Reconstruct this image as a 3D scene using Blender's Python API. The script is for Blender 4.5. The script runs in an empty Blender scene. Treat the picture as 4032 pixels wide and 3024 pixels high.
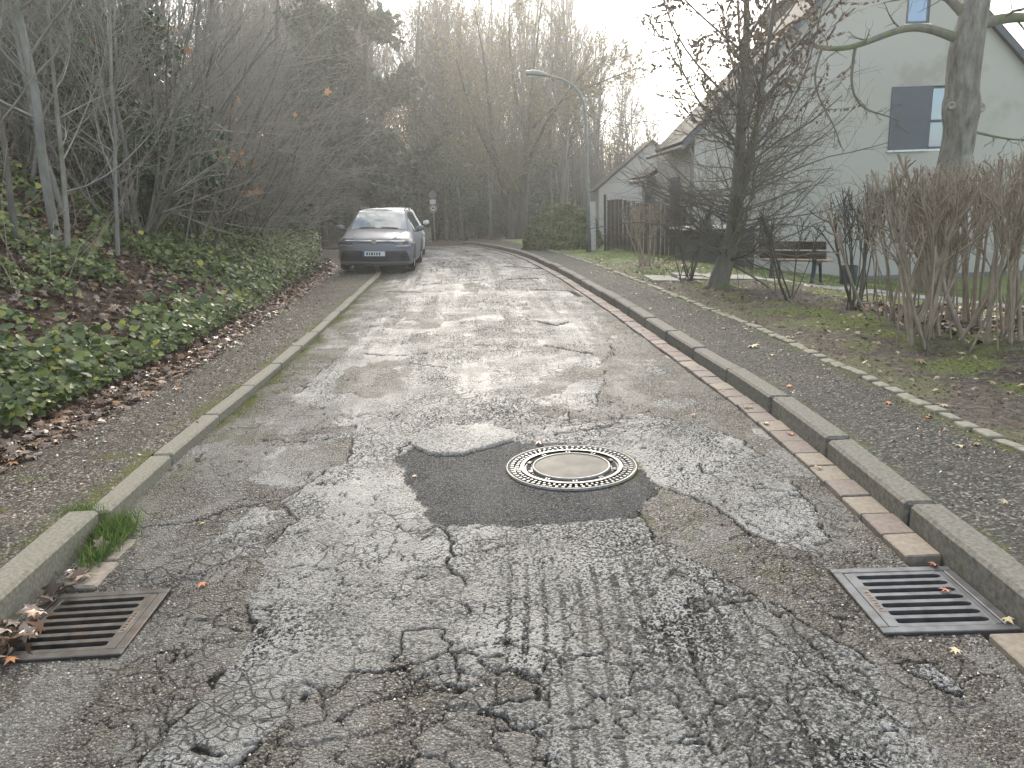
import bpy, math, random
import numpy as np
from mathutils import Vector, Matrix
S = bpy.context.scene
COL = S.collection
R_ = math.radians

# ------------------------------------------------------------------ camera
cam = bpy.data.cameras.new("camera"); cam.sensor_width = 36; cam.lens = 27.02; cam.clip_end = 600
camo = bpy.data.objects.new("camera", cam); COL.objects.link(camo)
camo.matrix_world = Matrix.Translation((0, 0, 1.56)) @ Matrix.Rotation(R_(90 - 13.3), 4, 'X') @ Matrix.Rotation(R_(-2.0), 4, 'Z')
S.camera = camo
# ------------------------------------------------------------------ sky, sun, exposure
SUN_EL, SUN_AZ = 24.0, -3.0      # azimuth measured from +Y towards +X
sd = Vector((math.sin(R_(SUN_AZ)) * math.cos(R_(SUN_EL)), math.cos(R_(SUN_AZ)) * math.cos(R_(SUN_EL)), math.sin(R_(SUN_EL))))
W = bpy.data.worlds.new("World"); S.world = W; W.use_nodes = True
wn = W.node_tree; wn.nodes.clear()
def N(nt, t, **k):
    n = nt.nodes.new(t)
    for a, b in k.items(): setattr(n, a, b)
    return n
def wmath(nt, op, a, b=None, clamp=False):
    n = N(nt, 'ShaderNodeMath', operation=op); n.use_clamp = clamp
    for i, v in enumerate((a, b)):
        if v is None: continue
        if isinstance(v, (int, float)): n.inputs[i].default_value = v
        else: nt.links.new(v, n.inputs[i])
    return n.outputs[0]
sky = N(wn, 'ShaderNodeTexSky', sky_type='NISHITA'); sky.sun_disc = False
sky.sun_elevation = R_(SUN_EL); sky.sun_rotation = R_(SUN_AZ); sky.dust_density = 1.5; sky.altitude = 100
tc = N(wn, 'ShaderNodeTexCoord')
mp = N(wn, 'ShaderNodeMapping'); mp.inputs['Scale'].default_value = (1, 1, 2.6)
wn.links.new(tc.outputs['Generated'], mp.inputs[0])
nz = N(wn, 'ShaderNodeTexNoise'); nz.inputs['Scale'].default_value = 3.1; nz.inputs['Detail'].default_value = 6; nz.inputs['Roughness'].default_value = .55
wn.links.new(mp.outputs[0], nz.inputs['Vector'])
wd = N(wn, 'ShaderNodeVectorMath', operation='DOT_PRODUCT'); wd.inputs[1].default_value = sd; wn.links.new(tc.outputs['Generated'], wd.inputs[0]); wdot = wd.outputs['Value']
cr = N(wn, 'ShaderNodeValToRGB'); cr.color_ramp.elements[0].position = .43; cr.color_ramp.elements[1].position = .58
wn.links.new(wmath(wn, 'ADD', nz.outputs['Fac'], wmath(wn, 'MULTIPLY', wdot, .07)), cr.inputs[0])
dp = N(wn, 'ShaderNodeVectorMath', operation='DOT_PRODUCT'); dp.inputs[1].default_value = sd
wn.links.new(tc.outputs['Generated'], dp.inputs[0])
gl = wmath(wn, 'POWER', wmath(wn, 'MAXIMUM', dp.outputs['Value'], 0.0), 6.0)
gl2 = wmath(wn, 'POWER', wmath(wn, 'MAXIMUM', dp.outputs['Value'], 0.0), 60.0)
lum = wmath(wn, 'ADD', wmath(wn, 'ADD', wmath(wn, 'MULTIPLY', gl, 8.5), 5.2), wmath(wn, 'MULTIPLY', gl2, 22.0))
cc = N(wn, 'ShaderNodeVectorMath', operation='SCALE'); cc.inputs[0].default_value = (1.0, .975, .92)
wn.links.new(lum, cc.inputs['Scale'])
mx = N(wn, 'ShaderNodeMixRGB'); wn.links.new(cr.outputs[0], mx.inputs[0])
sk2 = N(wn, 'ShaderNodeVectorMath', operation='SCALE'); sk2.inputs['Scale'].default_value = 1.15
wn.links.new(sky.outputs[0], sk2.inputs[0])
wn.links.new(sk2.outputs[0], mx.inputs[1]); wn.links.new(cc.outputs[0], mx.inputs[2])
bg = N(wn, 'ShaderNodeBackground'); bg.inputs['Strength'].default_value = .13
wn.links.new(mx.outputs[0], bg.inputs[0])
wo = N(wn, 'ShaderNodeOutputWorld'); wn.links.new(bg.outputs[0], wo.inputs[0])
sl = bpy.data.lights.new("sun", 'SUN'); sl.energy = 1.7; sl.angle = R_(9); sl.color = (1, .92, .80)
so = bpy.data.objects.new("sun", sl); COL.objects.link(so)
so.rotation_euler = (-sd).to_track_quat('-Z', 'Y').to_euler()
S.view_settings.view_transform = 'Standard'; S.view_settings.look = 'None'
S.view_settings.exposure = 1.6; S.view_settings.gamma = 1; S.view_settings.use_curve_mapping = False
cy = S.cycles
cy.use_denoising = True; cy.max_bounces = 5; cy.diffuse_bounces = 3; cy.glossy_bounces = 2; cy.transmission_bounces = 2
cy.volume_bounces = 1; cy.transparent_max_bounces = 4; cy.caustics_reflective = False; cy.caustics_refractive = False
cy.sample_clamp_indirect = 4.0

# ------------------------------------------------------------------ helpers
rng = np.random.default_rng(7)
_T = np.random.default_rng(99).random((256, 256))
def vn(x, y, s=0):
    x = np.asarray(x, float) + s * 17.31; y = np.asarray(y, float) + s * 5.77
    xi = np.floor(x).astype(int); yi = np.floor(y).astype(int); fx = x - xi; fy = y - yi
    fx = fx * fx * (3 - 2 * fx); fy = fy * fy * (3 - 2 * fy)
    a = _T[xi % 256, yi % 256]; b = _T[(xi + 1) % 256, yi % 256]; c = _T[xi % 256, (yi + 1) % 256]; d = _T[(xi + 1) % 256, (yi + 1) % 256]
    return (a * (1 - fx) + b * fx) * (1 - fy) + (c * (1 - fx) + d * fx) * fy
def fbm(x, y, o=4, s=0):
    v = 0; a = .5; t = 0
    for i in range(o):
        v = v + a * vn(x * 2 ** i, y * 2 ** i, s + i * 3); t += a; a *= .5
    return v / t
def voro(x, y, s=0):
    """distance difference F2-F1 and the id of the cell"""
    xi = np.floor(x).astype(int); yi = np.floor(y).astype(int)
    f1 = np.full(x.shape, 9.); f2 = np.full(x.shape, 9.); cid = np.zeros(x.shape)
    for i in (-1, 0, 1):
        for j in (-1, 0, 1):
            a = (xi + i) % 256; b = (yi + j + s * 31) % 256
            px = xi + i + _T[a, b]; py = yi + j + _T[b, (a + 77) % 256]
            d = np.hypot(px - x, py - y); m = d < f1
            f2 = np.where(m, f1, np.minimum(f2, d)); cid = np.where(m, _T[(a + 13) % 256, (b + 5) % 256], cid); f1 = np.where(m, d, f1)
    return f2 - f1, cid
def pip(x, y, poly):
    ins = np.zeros(x.shape, bool); n = len(poly)
    for i in range(n):
        x1, y1 = poly[i]; x2, y2 = poly[(i + 1) % n]
        if y1 == y2: continue
        c = ((y1 > y) != (y2 > y)) & (x < (x2 - x1) * (y - y1) / (y2 - y1) + x1)
        ins ^= c
    return ins
def pdist(x, y, pl, closed=False):
    d = np.full(x.shape, 99.)
    seg = list(zip(pl[:-1], pl[1:])) + ([(pl[-1], pl[0])] if closed else [])
    for (x1, y1), (x2, y2) in seg:
        dx, dy = x2 - x1, y2 - y1; L = dx * dx + dy * dy + 1e-12
        t = np.clip(((x - x1) * dx + (y - y1) * dy) / L, 0, 1)
        d = np.minimum(d, np.hypot(x - x1 - t * dx, y - y1 - t * dy))
    return d
def sstep(a, b, x):
    t = np.clip((x - a) / (b - a), 0, 1); return t * t * (3 - 2 * t)

def link(name, data, parent=None, mat=None):
    o = bpy.data.objects.new(name, data); COL.objects.link(o)
    if parent is not None: o.parent = parent
    if mat is not None and data is not None and len(data.materials) == 0: data.materials.append(mat)
    return o
def tag(o, label=None, cat=None, group=None, kind=None):
    if label: o['label'] = label
    if cat: o['category'] = cat
    if group: o['group'] = group
    if kind: o['kind'] = kind
    return o
def empty(name, loc=(0, 0, 0), rz=0, label=None, cat=None, group=None, kind=None):
    o = bpy.data.objects.new(name, None); COL.objects.link(o); o.location = loc; o.rotation_euler = (0, 0, rz); o.empty_display_size = .1
    return tag(o, label, cat, group, kind)
def mesh_np(name, V, F, mat=None, smooth=True, attrs=None):
    """F: list of integer arrays (m,3) or (m,4)"""
    if not isinstance(F, (list, tuple)): F = [F]
    F = [f for f in F if len(f)]
    me = bpy.data.meshes.new(name)
    V = np.asarray(V, np.float32); me.vertices.add(len(V)); me.vertices.foreach_set('co', V.ravel())
    li = np.concatenate([f.ravel() for f in F]).astype(np.int32)
    tot = np.concatenate([np.full(len(f), f.shape[1]) for f in F]).astype(np.int32)
    st = np.concatenate([[0], np.cumsum(tot)[:-1]]).astype(np.int32)
    me.loops.add(len(li)); me.loops.foreach_set('vertex_index', li)
    me.polygons.add(len(tot)); me.polygons.foreach_set('loop_start', st); me.polygons.foreach_set('loop_total', tot)
    me.polygons.foreach_set('use_smooth', np.full(len(tot), smooth))
    me.update(calc_edges=True)
    for k, a in (attrs or {}).items():
        at = me.attributes.new(k, 'FLOAT', 'POINT'); at.data.foreach_set('value', np.asarray(a, np.float32).ravel())
    if mat: me.materials.append(mat)
    return me
def gridmesh(name, X, Y, Z, mat, attrs=None, drop=None, smooth=True):
    r, c = X.shape; idx = np.arange(r * c).reshape(r, c)
    F = np.stack([idx[:-1, :-1], idx[:-1, 1:], idx[1:, 1:], idx[1:, :-1]], -1).reshape(-1, 4)
    if drop is not None:
        dr = (drop[:-1, :-1] & drop[:-1, 1:] & drop[1:, 1:] & drop[1:, :-1]).ravel(); F = F[~dr]
    return mesh_np(name, np.stack([X, Y, Z], -1).reshape(-1, 3), F, mat, smooth, attrs)
class MB:
    def __init__(s): s.v = []; s.f = []
    def add(s, vs, fs):
        o = len(s.v); s.v += [tuple(v) for v in vs]; s.f += [tuple(i + o for i in f) for f in fs]; return s
    def box(s, x0, x1, y0, y1, z0, z1):
        return s.add([(x0, y0, z0), (x1, y0, z0), (x1, y1, z0), (x0, y1, z0), (x0, y0, z1), (x1, y0, z1), (x1, y1, z1), (x0, y1, z1)],
                     [(0, 3, 2, 1), (4, 5, 6, 7), (0, 1, 5, 4), (1, 2, 6, 5), (2, 3, 7, 6), (3, 0, 4, 7)])
    def prism(s, pts, z0, z1, ax='z'):
        """polygon extruded; ax x: pts=(y,z), y: pts=(x,z), z: pts=(x,y)"""
        n = len(pts)
        def P(p, h): return (h, p[0], p[1]) if ax == 'x' else (p[0], h, p[1]) if ax == 'y' else (p[0], p[1], h)
        vs = [P(p, z0) for p in pts] + [P(p, z1) for p in pts]
        return s.add(vs, [tuple(range(n))[::-1], tuple(range(n, 2 * n))] + [(i, (i + 1) % n, n + (i + 1) % n, n + i) for i in range(n)])
    def tube(s, pts, rs, k=8, cap=True):
        pts = [Vector(p) for p in pts]; n = len(pts)
        if isinstance(rs, (int, float)): rs = [rs] * n
        vs = []; up = None
        for i, p in enumerate(pts):
            t = (pts[min(i + 1, n - 1)] - pts[max(i - 1, 0)]).normalized()
            if up is None: up = Vector((0, 0, 1)) if abs(t.z) < .9 else Vector((1, 0, 0))
            a = t.cross(up).normalized(); b = a.cross(t).normalized(); up = b
            for j in range(k):
                w = 2 * math.pi * j / k; vs.append(p + (a * math.cos(w) + b * math.sin(w)) * rs[i])
        fs = [(i * k + j, i * k + (j + 1) % k, (i + 1) * k + (j + 1) % k, (i + 1) * k + j) for i in range(n - 1) for j in range(k)]
        if cap: fs += [tuple(range(k))[::-1], tuple(range((n - 1) * k, n * k))]
        return s.add(vs, fs)
    def lathe(s, prof, k=24):
        n = len(prof); vs = [(r * math.cos(2 * math.pi * j / k), r * math.sin(2 * math.pi * j / k), z) for r, z in prof for j in range(k)]
        return s.add(vs, [(i * k + j, i * k + (j + 1) % k, (i + 1) * k + (j + 1) % k, (i + 1) * k + j) for i in range(n - 1) for j in range(k)])
    def mesh(s, name, mat=None, smooth=False, bevel=0):
        me = bpy.data.meshes.new(name); me.from_pydata(s.v, [], s.f)
        if bevel:
            import bmesh
            b = bmesh.new(); b.from_mesh(me)
            bmesh.ops.bevel(b, geom=[e for e in b.edges if len(e.link_faces) == 2 and e.calc_face_angle() > .5], offset=bevel, segments=1, affect='EDGES'); b.to_mesh(me); b.free()
        me.update()
        if smooth: me.polygons.foreach_set('use_smooth', [True] * len(me.polygons))
        if mat: me.materials.append(mat)
        return me
    def obj(s, name, mat=None, parent=None, smooth=False, bevel=0):
        return link(name, s.mesh(name, mat, smooth, bevel), parent)

# ------------------------------------------------------------------ materials
def ramp(nt, fac, stops):
    r = N(nt, 'ShaderNodeValToRGB'); e = r.color_ramp.elements
    while len(e) < len(stops): e.new(.5)
    for el, (p, c) in zip(e, stops): el.position = p; el.color = (*c, 1)
    nt.links.new(fac, r.inputs[0]); return r.outputs[0]
def mixc(nt, f, a, b, mode='MIX'):
    m = N(nt, 'ShaderNodeMixRGB', blend_type=mode)
    for i, v in enumerate((f, a, b)):
        if isinstance(v, (int, float)): m.inputs[i].default_value = v
        elif isinstance(v, tuple): m.inputs[i].default_value = (*v, 1)
        else: nt.links.new(v, m.inputs[i])
    return m.outputs[0]
def noise(nt, vec, sc, det=4, ro=.55):
    n = N(nt, 'ShaderNodeTexNoise'); n.inputs['Scale'].default_value = sc; n.inputs['Detail'].default_value = det; n.inputs['Roughness'].default_value = ro
    nt.links.new(vec, n.inputs['Vector']); return n.outputs['Fac']
def vor(nt, vec, sc, feat='F1', out='Distance'):
    n = N(nt, 'ShaderNodeTexVoronoi', feature=feat); n.inputs['Scale'].default_value = sc
    nt.links.new(vec, n.inputs['Vector']); return n.outputs[out]
def attr(nt, name):
    n = N(nt, 'ShaderNodeAttribute', attribute_name=name); return n.outputs['Fac']
def newmat(name):
    m = bpy.data.materials.new(name); m.use_nodes = True; nt = m.node_tree
    b = nt.nodes['Principled BSDF']; t = N(nt, 'ShaderNodeTexCoord')
    return m, nt, b, t.outputs['Object']
def bump(nt, b, h, st, dist=.01, prev=None):
    n = N(nt, 'ShaderNodeBump'); n.inputs['Strength'].default_value = st; n.inputs['Distance'].default_value = dist
    nt.links.new(h, n.inputs['Height'])
    if prev: nt.links.new(prev, n.inputs['Normal'])
    nt.links.new(n.outputs[0], b.inputs['Normal']); return n.outputs[0]
def pmat(name, c1, c2, sc=8, rough=.8, bsc=None, bst=.3, bd=.01, metal=0, ior=1.5, stretch=None, det=5, spots=None, spec=.3):
    m, nt, b, v = newmat(name)
    if stretch:
        p = N(nt, 'ShaderNodeMapping'); p.inputs['Scale'].default_value = stretch; nt.links.new(v, p.inputs[0]); v = p.outputs[0]
    c = ramp(nt, noise(nt, v, sc, det), [(.32, c1), (.68, c2)])
    if spots: c = mixc(nt, ramp(nt, noise(nt, v, spots[1], 5), [(spots[2], (0, 0, 0)), (spots[2] + .1, (1, 1, 1))]), c, spots[0])
    nt.links.new(c, b.inputs['Base Color'])
    b.inputs['Roughness'].default_value = rough; b.inputs['Metallic'].default_value = metal; b.inputs['Specular IOR Level'].default_value = spec; b.inputs['IOR'].default_value = ior
    if bsc: bump(nt, b, noise(nt, v, bsc, 6, .65), bst, bd)
    return m
def leafmat(name, stops, rough=.5, trans=.3):
    m, nt, b, v = newmat(name)
    c = ramp(nt, attr(nt, 'rnd'), stops)
    nt.links.new(c, b.inputs['Base Color']); b.inputs['Roughness'].default_value = rough
    if trans:
        t = N(nt, 'ShaderNodeBsdfTranslucent'); nt.links.new(c, t.inputs[0])
        x = N(nt, 'ShaderNodeMixShader'); x.inputs[0].default_value = trans
        nt.links.new(b.outputs[0], x.inputs[1]); nt.links.new(t.outputs[0], x.inputs[2])
        nt.links.new(x.outputs[0], nt.nodes['Material Output'].inputs[0])
    return m

# asphalt of the road: attributes top / fresh / grey / crk / moss written by the mesh below
def asphalt_mat():
    m, nt, b, v = newmat("asphalt")
    L = nt.links
    top, fresh, grey, crk, moss, track = (attr(nt, k) for k in ('top', 'fresh', 'grey', 'crk', 'moss', 'track')); pit = attr(nt, 'pit')
    big = noise(nt, v, 1.3, 5); mid = noise(nt, v, 9, 5)
    # fine stones in the mix
    st1 = vor(nt, v, 95, out='Color'); st1d = vor(nt, v, 95); st2 = vor(nt, v, 210, out='Color'); st2d = vor(nt, v, 210)
    sep = N(nt, 'ShaderNodeSeparateColor'); L.new(st1, sep.inputs[0]); sep2 = N(nt, 'ShaderNodeSeparateColor'); L.new(st2, sep2.inputs[0])
    stone = ramp(nt, sep.outputs[0], [(.0, (.035, .030, .025)), (.35, (.085, .075, .063)), (.70, (.15, .133, .113)), (.90, (.25, .23, .20)), (.97, (.42, .40, .37))])
    eroded = mixc(nt, ramp(nt, st1d, [(.25, (0, 0, 0)), (.75, (1, 1, 1))]), stone, (.030, .026, .021))
    eroded = mixc(nt, ramp(nt, big, [(.38, (0, 0, 0)), (.62, (.55, .55, .55))]), eroded, (.11, .097, .080))
    tstone = ramp(nt, sep2.outputs[0], [(.0, (.05, .05, .05)), (.45, (.16, .163, .16)), (.80, (.26, .264, .258)), (.96, (.28, .285, .28))])
    tsm = ramp(nt, noise(nt, v, 48, 5, .75), [(.36, (.022, .023, .024)), (.46, (.16, .163, .16)), (.60, (.30, .304, .295))])
    tcol = mixc(nt, ramp(nt, mid, [(.3, (.25,) * 3), (.7, (.75,) * 3)]), tstone, tsm)
    fr = ramp(nt, sep2.outputs[1], [(.0, (.012, .013, .014)), (.6, (.032, .034, .035)), (.93, (.10, .102, .104)), (.98, (.20, .20, .2))])
    gr = ramp(nt, sep2.outputs[2], [(.0, (.085, .087, .085)), (.6, (.135, .137, .132)), (.95, (.22, .22, .21))])
    tcol = mixc(nt, wmath(nt, 'MULTIPLY', track, .4), tcol, (.15, .15, .145))
    pn = wmath(nt, 'ADD', noise(nt, v, 75, 3, .6), wmath(nt, 'MULTIPLY', wmath(nt, 'SUBTRACT', pit, .5), .34))
    pm = wmath(nt, 'MULTIPLY', ramp(nt, pn, [(.50, (0, 0, 0)), (.56, (1, 1, 1))]), top); tcol = mixc(nt, pm, tcol, (.022, .022, .021)); c = mixc(nt, top, eroded, tcol); c = mixc(nt, fresh, c, fr); c = mixc(nt, grey, c, gr)
    wp = N(nt, 'ShaderNodeTexNoise'); wp.inputs['Scale'].default_value = 6; wp.inputs['Detail'].default_value = 3; L.new(v, wp.inputs['Vector'])
    wa = N(nt, 'ShaderNodeVectorMath', operation='SCALE'); wa.inputs['Scale'].default_value = .07; L.new(wp.outputs['Color'], wa.inputs[0])
    wv_ = N(nt, 'ShaderNodeVectorMath', operation='ADD'); L.new(v, wv_.inputs[0]); L.new(wa.outputs[0], wv_.inputs[1])
    d1 = vor(nt, wv_.outputs[0], 19, 'DISTANCE_TO_EDGE'); d2 = vor(nt, wv_.outputs[0], 8.5, 'DISTANCE_TO_EDGE')
    a1 = wmath(nt, 'MULTIPLY', ramp(nt, d1, [(.0, (1, 1, 1)), (.04, (.7, .7, .7)), (.075, (0, 0, 0))]), ramp(nt, noise(nt, v, 1.7, 3), [(.49, (0, 0, 0)), (.58, (1, 1, 1))]))
    a2 = wmath(nt, 'MULTIPLY', ramp(nt, d2, [(.0, (1, 1, 1)), (.025, (.8, .8, .8)), (.045, (0, 0, 0))]), ramp(nt, noise(nt, v, 1.1, 3), [(.50, (0, 0, 0)), (.60, (1, 1, 1))]))
    al = wmath(nt, 'MULTIPLY', wmath(nt, 'MAXIMUM', a1, a2), wmath(nt, 'SUBTRACT', 1.0, wmath(nt, 'MAXIMUM', fresh, grey)), True)
    crk = wmath(nt, 'MAXIMUM', crk, wmath(nt, 'MULTIPLY', al, .62))
    c = mixc(nt, crk, c, (.020, .018, .014))
    mc = ramp(nt, noise(nt, v, 60, 4), [(.35, (.035, .035, .012)), (.6, (.085, .10, .018)), (.75, (.17, .20, .03))])
    c = mixc(nt, moss, c, mc)
    L.new(c, b.inputs['Base Color'])
    # wet, polished film on the upper layer
    rt = ramp(nt, noise(nt, v, 5, 6, .65), [(.35, (.46,) * 3), (.65, (.66,) * 3)])
    ro = mixc(nt, top, (.66, .66, .66), rt); ro = mixc(nt, fresh, ro, (.6, .6, .6)); ro = mixc(nt, grey, ro, (.55, .55, .55))
    ro = mixc(nt, wmath(nt, 'MULTIPLY', track, .3), ro, (.42, .42, .42)); ro = mixc(nt, pm, ro, (.9, .9, .9)); ro = mixc(nt, crk, ro, (.8, .8, .8)); ro = mixc(nt, moss, ro, (.95, .95, .95))
    L.new(ro, b.inputs['Roughness']); b.inputs['IOR'].default_value = 1.5
    sp_ = mixc(nt, top, (.25, .25, .25), (.42, .42, .42)); sp_ = mixc(nt, fresh, sp_, (.05, .05, .05)); sp_ = mixc(nt, crk, sp_, (.05, .05, .05)); sp_ = mixc(nt, pm, sp_, (.03, .03, .03)); L.new(sp_, b.inputs['Specular IOR Level'])
    h1 = wmath(nt, 'MULTIPLY', wmath(nt, 'SUBTRACT', 1.0, st1d), wmath(nt, 'SUBTRACT', 1.15, top))
    h2 = wmath(nt, 'MULTIPLY', wmath(nt, 'SUBTRACT', 1.0, st2d), .35)
    h = wmath(nt, 'ADD', wmath(nt, 'ADD', h1, h2), wmath(nt, 'MULTIPLY', noise(nt, v, 30, 6, .7), .9)); h = wmath(nt, 'SUBTRACT', h, wmath(nt, 'ADD', wmath(nt, 'MULTIPLY', pm, .5), wmath(nt, 'MULTIPLY', al, .8)))
    bump(nt, b, h, .8, .012)
    return m
M = {}
M['asphalt'] = asphalt_mat()
def path_asphalt(name, dark, mid_, light, moss_c, edge=True, red=0):
    m, nt, b, v = newmat(name); L = nt.links
    sd_ = vor(nt, v, 80); sc_ = vor(nt, v, 80, out='Color'); sp = N(nt, 'ShaderNodeSeparateColor'); L.new(sc_, sp.inputs[0])
    c = ramp(nt, sp.outputs[0], [(0, dark), (.55, mid_), (.88, light), (.97, tuple(min(1, x * 2.0) for x in light))])
    c = mixc(nt, ramp(nt, noise(nt, v, 2.0, 6), [(.35, (0, 0, 0)), (.65, (.6, .6, .6))]), c, mid_)
    mo = attr(nt, 'moss')
    mf = wmath(nt, 'MULTIPLY', mo, 1.0)
    mc = ramp(nt, noise(nt, v, 50, 4), [(.3, tuple(x * .4 for x in moss_c)), (.7, moss_c)])
    c = mixc(nt, mf, c, mc); L.new(c, b.inputs['Base Color']); b.inputs['Roughness'].default_value = .85; b.inputs['Specular IOR Level'].default_value = .12
    h = wmath(nt, 'ADD', wmath(nt, 'SUBTRACT', 1.0, sd_), wmath(nt, 'MULTIPLY', noise(nt, v, 14, 6, .7), 1.6))
    bump(nt, b, h, .5, .009); return m
M['gravelpath'] = path_asphalt("gritty_path", (.030, .026, .020), (.075, .064, .050), (.20, .18, .15), (.11, .12, .03))
M['footpath'] = path_asphalt("footpath_asphalt", (.024, .023, .020), (.050, .048, .042), (.11, .105, .09), (.10, .12, .03))
M['kerbR'] = pmat("kerb_concrete", (.085, .080, .068), (.175, .165, .14), 45, .85, 160, .5, .004, spots=((.09, .10, .04), 9, .60), det=8)
M['kerbL'] = pmat("kerb_concrete_pale", (.135, .125, .095), (.24, .225, .18), 55, .85, 170, .5, .004, spots=((.13, .14, .05), 7, .64), det=8)
M['brickA'] = pmat("gutter_brick", (.13, .105, .09), (.21, .175, .15), 30, .75, 110, .4, .003)
M['brickB'] = pmat("gutter_brick_red", (.125, .088, .08), (.185, .135, .12), 30, .75, 110, .4, .003)
M['brickC'] = pmat("gutter_brick_buff", (.16, .135, .105), (.25, .215, .17), 30, .75, 110, .4, .003)
M['edging'] = pmat("edging_stone", (.16, .15, .115), (.27, .255, .20), 22, .85, 90, .4, .004, spots=((.10, .12, .035), 11, .58))
M['soil'] = None

# ------------------------------------------------------------------ lie of the land
def interp(tab):
    a = np.array(tab, float); return lambda y: np.interp(y, a[:, 0], a[:, 1])
XL = interp([(-3, -2.02), (1, -2.02), (2.7, -2.02), (3.6, -2.09), (4.7, -2.2), (5.9, -2.27), (7.5, -2.33), (10, -2.46), (12.8, -2.64), (18.4, -3.0), (23, -3.9), (27, -5.2), (31, -7.4), (34, -9.6)])
XR = interp([(-3, 1.80), (1, 1.80), (3.3, 1.85), (4.3, 1.88), (5.7, 1.87), (7.65, 1.76), (11, 1.58), (15.5, 1.27), (17.7, 1.07), (21.5, .66), (24, .28), (26.9, -.35), (29, -1.0), (31, -1.75)])
XB = interp([(-3, -3.5), (5, -3.5), (8.4, -3.62), (12, -3.95), (15.5, -4.3), (20, -4.75), (24, -5.7), (28, -7.2), (34, -11), (60, -30)])
XE = interp([(-3, 2.85), (4, 2.84), (6.5, 2.80), (8.5, 2.74), (10.5, 2.57), (13, 2.40), (17, 2.08), (21.5, 1.55), (25, 1.05), (31, -.3)])
def far(y): return -.035 * np.clip(y - 30, 0, 30)
def kerb_up(y):     # reveal of the left kerb above the road
    return np.interp(y, [-3, 3.5, 3.75, 5, 7, 12, 19], [.14, .125, .075, .06, .045, .035, .03])
def z_bank(x, y):
    s = np.clip(XB(y) - x, 0, 40)
    return .06 + np.where(s < 7, .60 * s, 4.2 + .22 * (s - 7)) * np.interp(y, [0, 30, 45, 70], [1, .9, .5, .3]) - .02 + .10 * (fbm(x * .9, y * .9, 3, 4) - .5) * np.clip(s, 0, 1) + far(y)
def z_verge(x, y):
    s = np.clip(x - XE(y), 0, 40)
    k = np.interp(y, [0, 8, 13, 18], [0, .3, 1, 1])
    return .11 - np.clip(.15 * np.clip(s - 1.8, 0, 9), 0, .95) * k + .15 * (fbm(x * 1.3, y * 1.3, 4, 9) - .5) * np.clip(s * 1.5, 0, 1) + .03 * (fbm(x * 9, y * 9, 3, 10) - .5) * np.clip(s * 2, 0, 1) + far(y)

def rows_(y0, y1):
    ys = list(np.arange(-3, y0, .12)); y = y0
    while y < y1: ys.append(y); y += max(.005, .0031 * y * (1 + (y / 9.0) ** 1.1))
    return np.array(ys + [y1])

# ------------------------------------------------------------------ road
P_TOP = [(.08, 1.87), (.07, 1.96), (.04, 2.01), (-.05, 2.04), (-.07, 2.09), (-.13, 2.12), (-.11, 2.17), (.05, 2.17), (.03, 2.28), (-.05, 2.32), (-.07, 2.42), (-.12, 2.35), (-.16, 2.33), (-.18, 2.26), (-.31, 2.26),
         (-.45, 2.43), (-.52, 2.35), (-.58, 2.36), (-.58, 2.32), (-.72, 2.25), (-.80, 1.95), (-.85, .9), (-1.35, .9), (-1.2, 1.7), (-1.02, 2.59), (-1.11, 2.91), (-1.13, 3.08), (-1.19, 3.36), (-1.18, 3.51), (-1.14, 3.73), (-1.21, 3.83), (-1.3, 3.94), (-1.25, 4.2), (-1.05, 4.6), (-1.1, 5.1), (-1.25, 5.76),
         (-1.43, 5.75), (-1.47, 5.86), (-1.56, 6.01), (-1.76, 6.19), (-1.9, 6.3), (-1.85, 9), (-2.0, 14), (-2.6, 22), (-9, 34), (-1.6, 34), (0, 26), (.9, 17), (1.2, 11), (1.1, 8.0), (.83, 7.24), (.89, 7.02), (.8, 6.47), (.70, 6.15), (.65, 5.72), (.43, 5.61), (.39, 5.36), (.7, 5.3), (.95, 5.5), (1.3, 5.2), (1.5, 4.8),
         (1.6, 4.33), (1.5, 3.6), (1.44, 3.3), (1.3, 3.16), (1.12, 3.33), (1.0, 3.75), (.80, 4.0), (.60, 3.62), (.66, 3.3), (.79, 3.15), (.89, 2.85), (1.03, 2.69), (1.10, 2.46), (1.19, 2.29), (1.16, 2.16), (1.14, 2.07), (1.15, 1.94), (1.17, 1.88), (1.15, 1.7), (1.25, .9), (.15, .9)]
P_ISL = [(1.3, 2.29), (1.38, 2.3), (1.41, 2.2), (1.39, 2.13), (1.35, 2.13), (1.3, 2.22)]
P_POT = [(-1.29, 4.38), (-1.17, 4.46), (-1.05, 4.42), (-1.04, 4.31), (-1.2, 4.27)]
P_DARK = [(-.76, 4.7), (-.63, 4.15), (-.47, 3.74), (-.36, 3.58), (-.18, 3.55), (.03, 3.55), (.19, 3.57), (.43, 3.60), (.59, 3.60), (.69, 3.79), (.79, 4.02), (.76, 4.25), (.68, 4.6), (.40, 4.86), (0, 4.91), (-.18, 4.85), (-.65, 4.86)]
P_GREY = [(-.70, 4.92), (-.66, 5.15), (-.5, 5.33), (-.16, 5.3), (-.01, 5.16), (.05, 4.98), (-.15, 4.8), (-.33, 4.67), (-.54, 4.70)]
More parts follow.
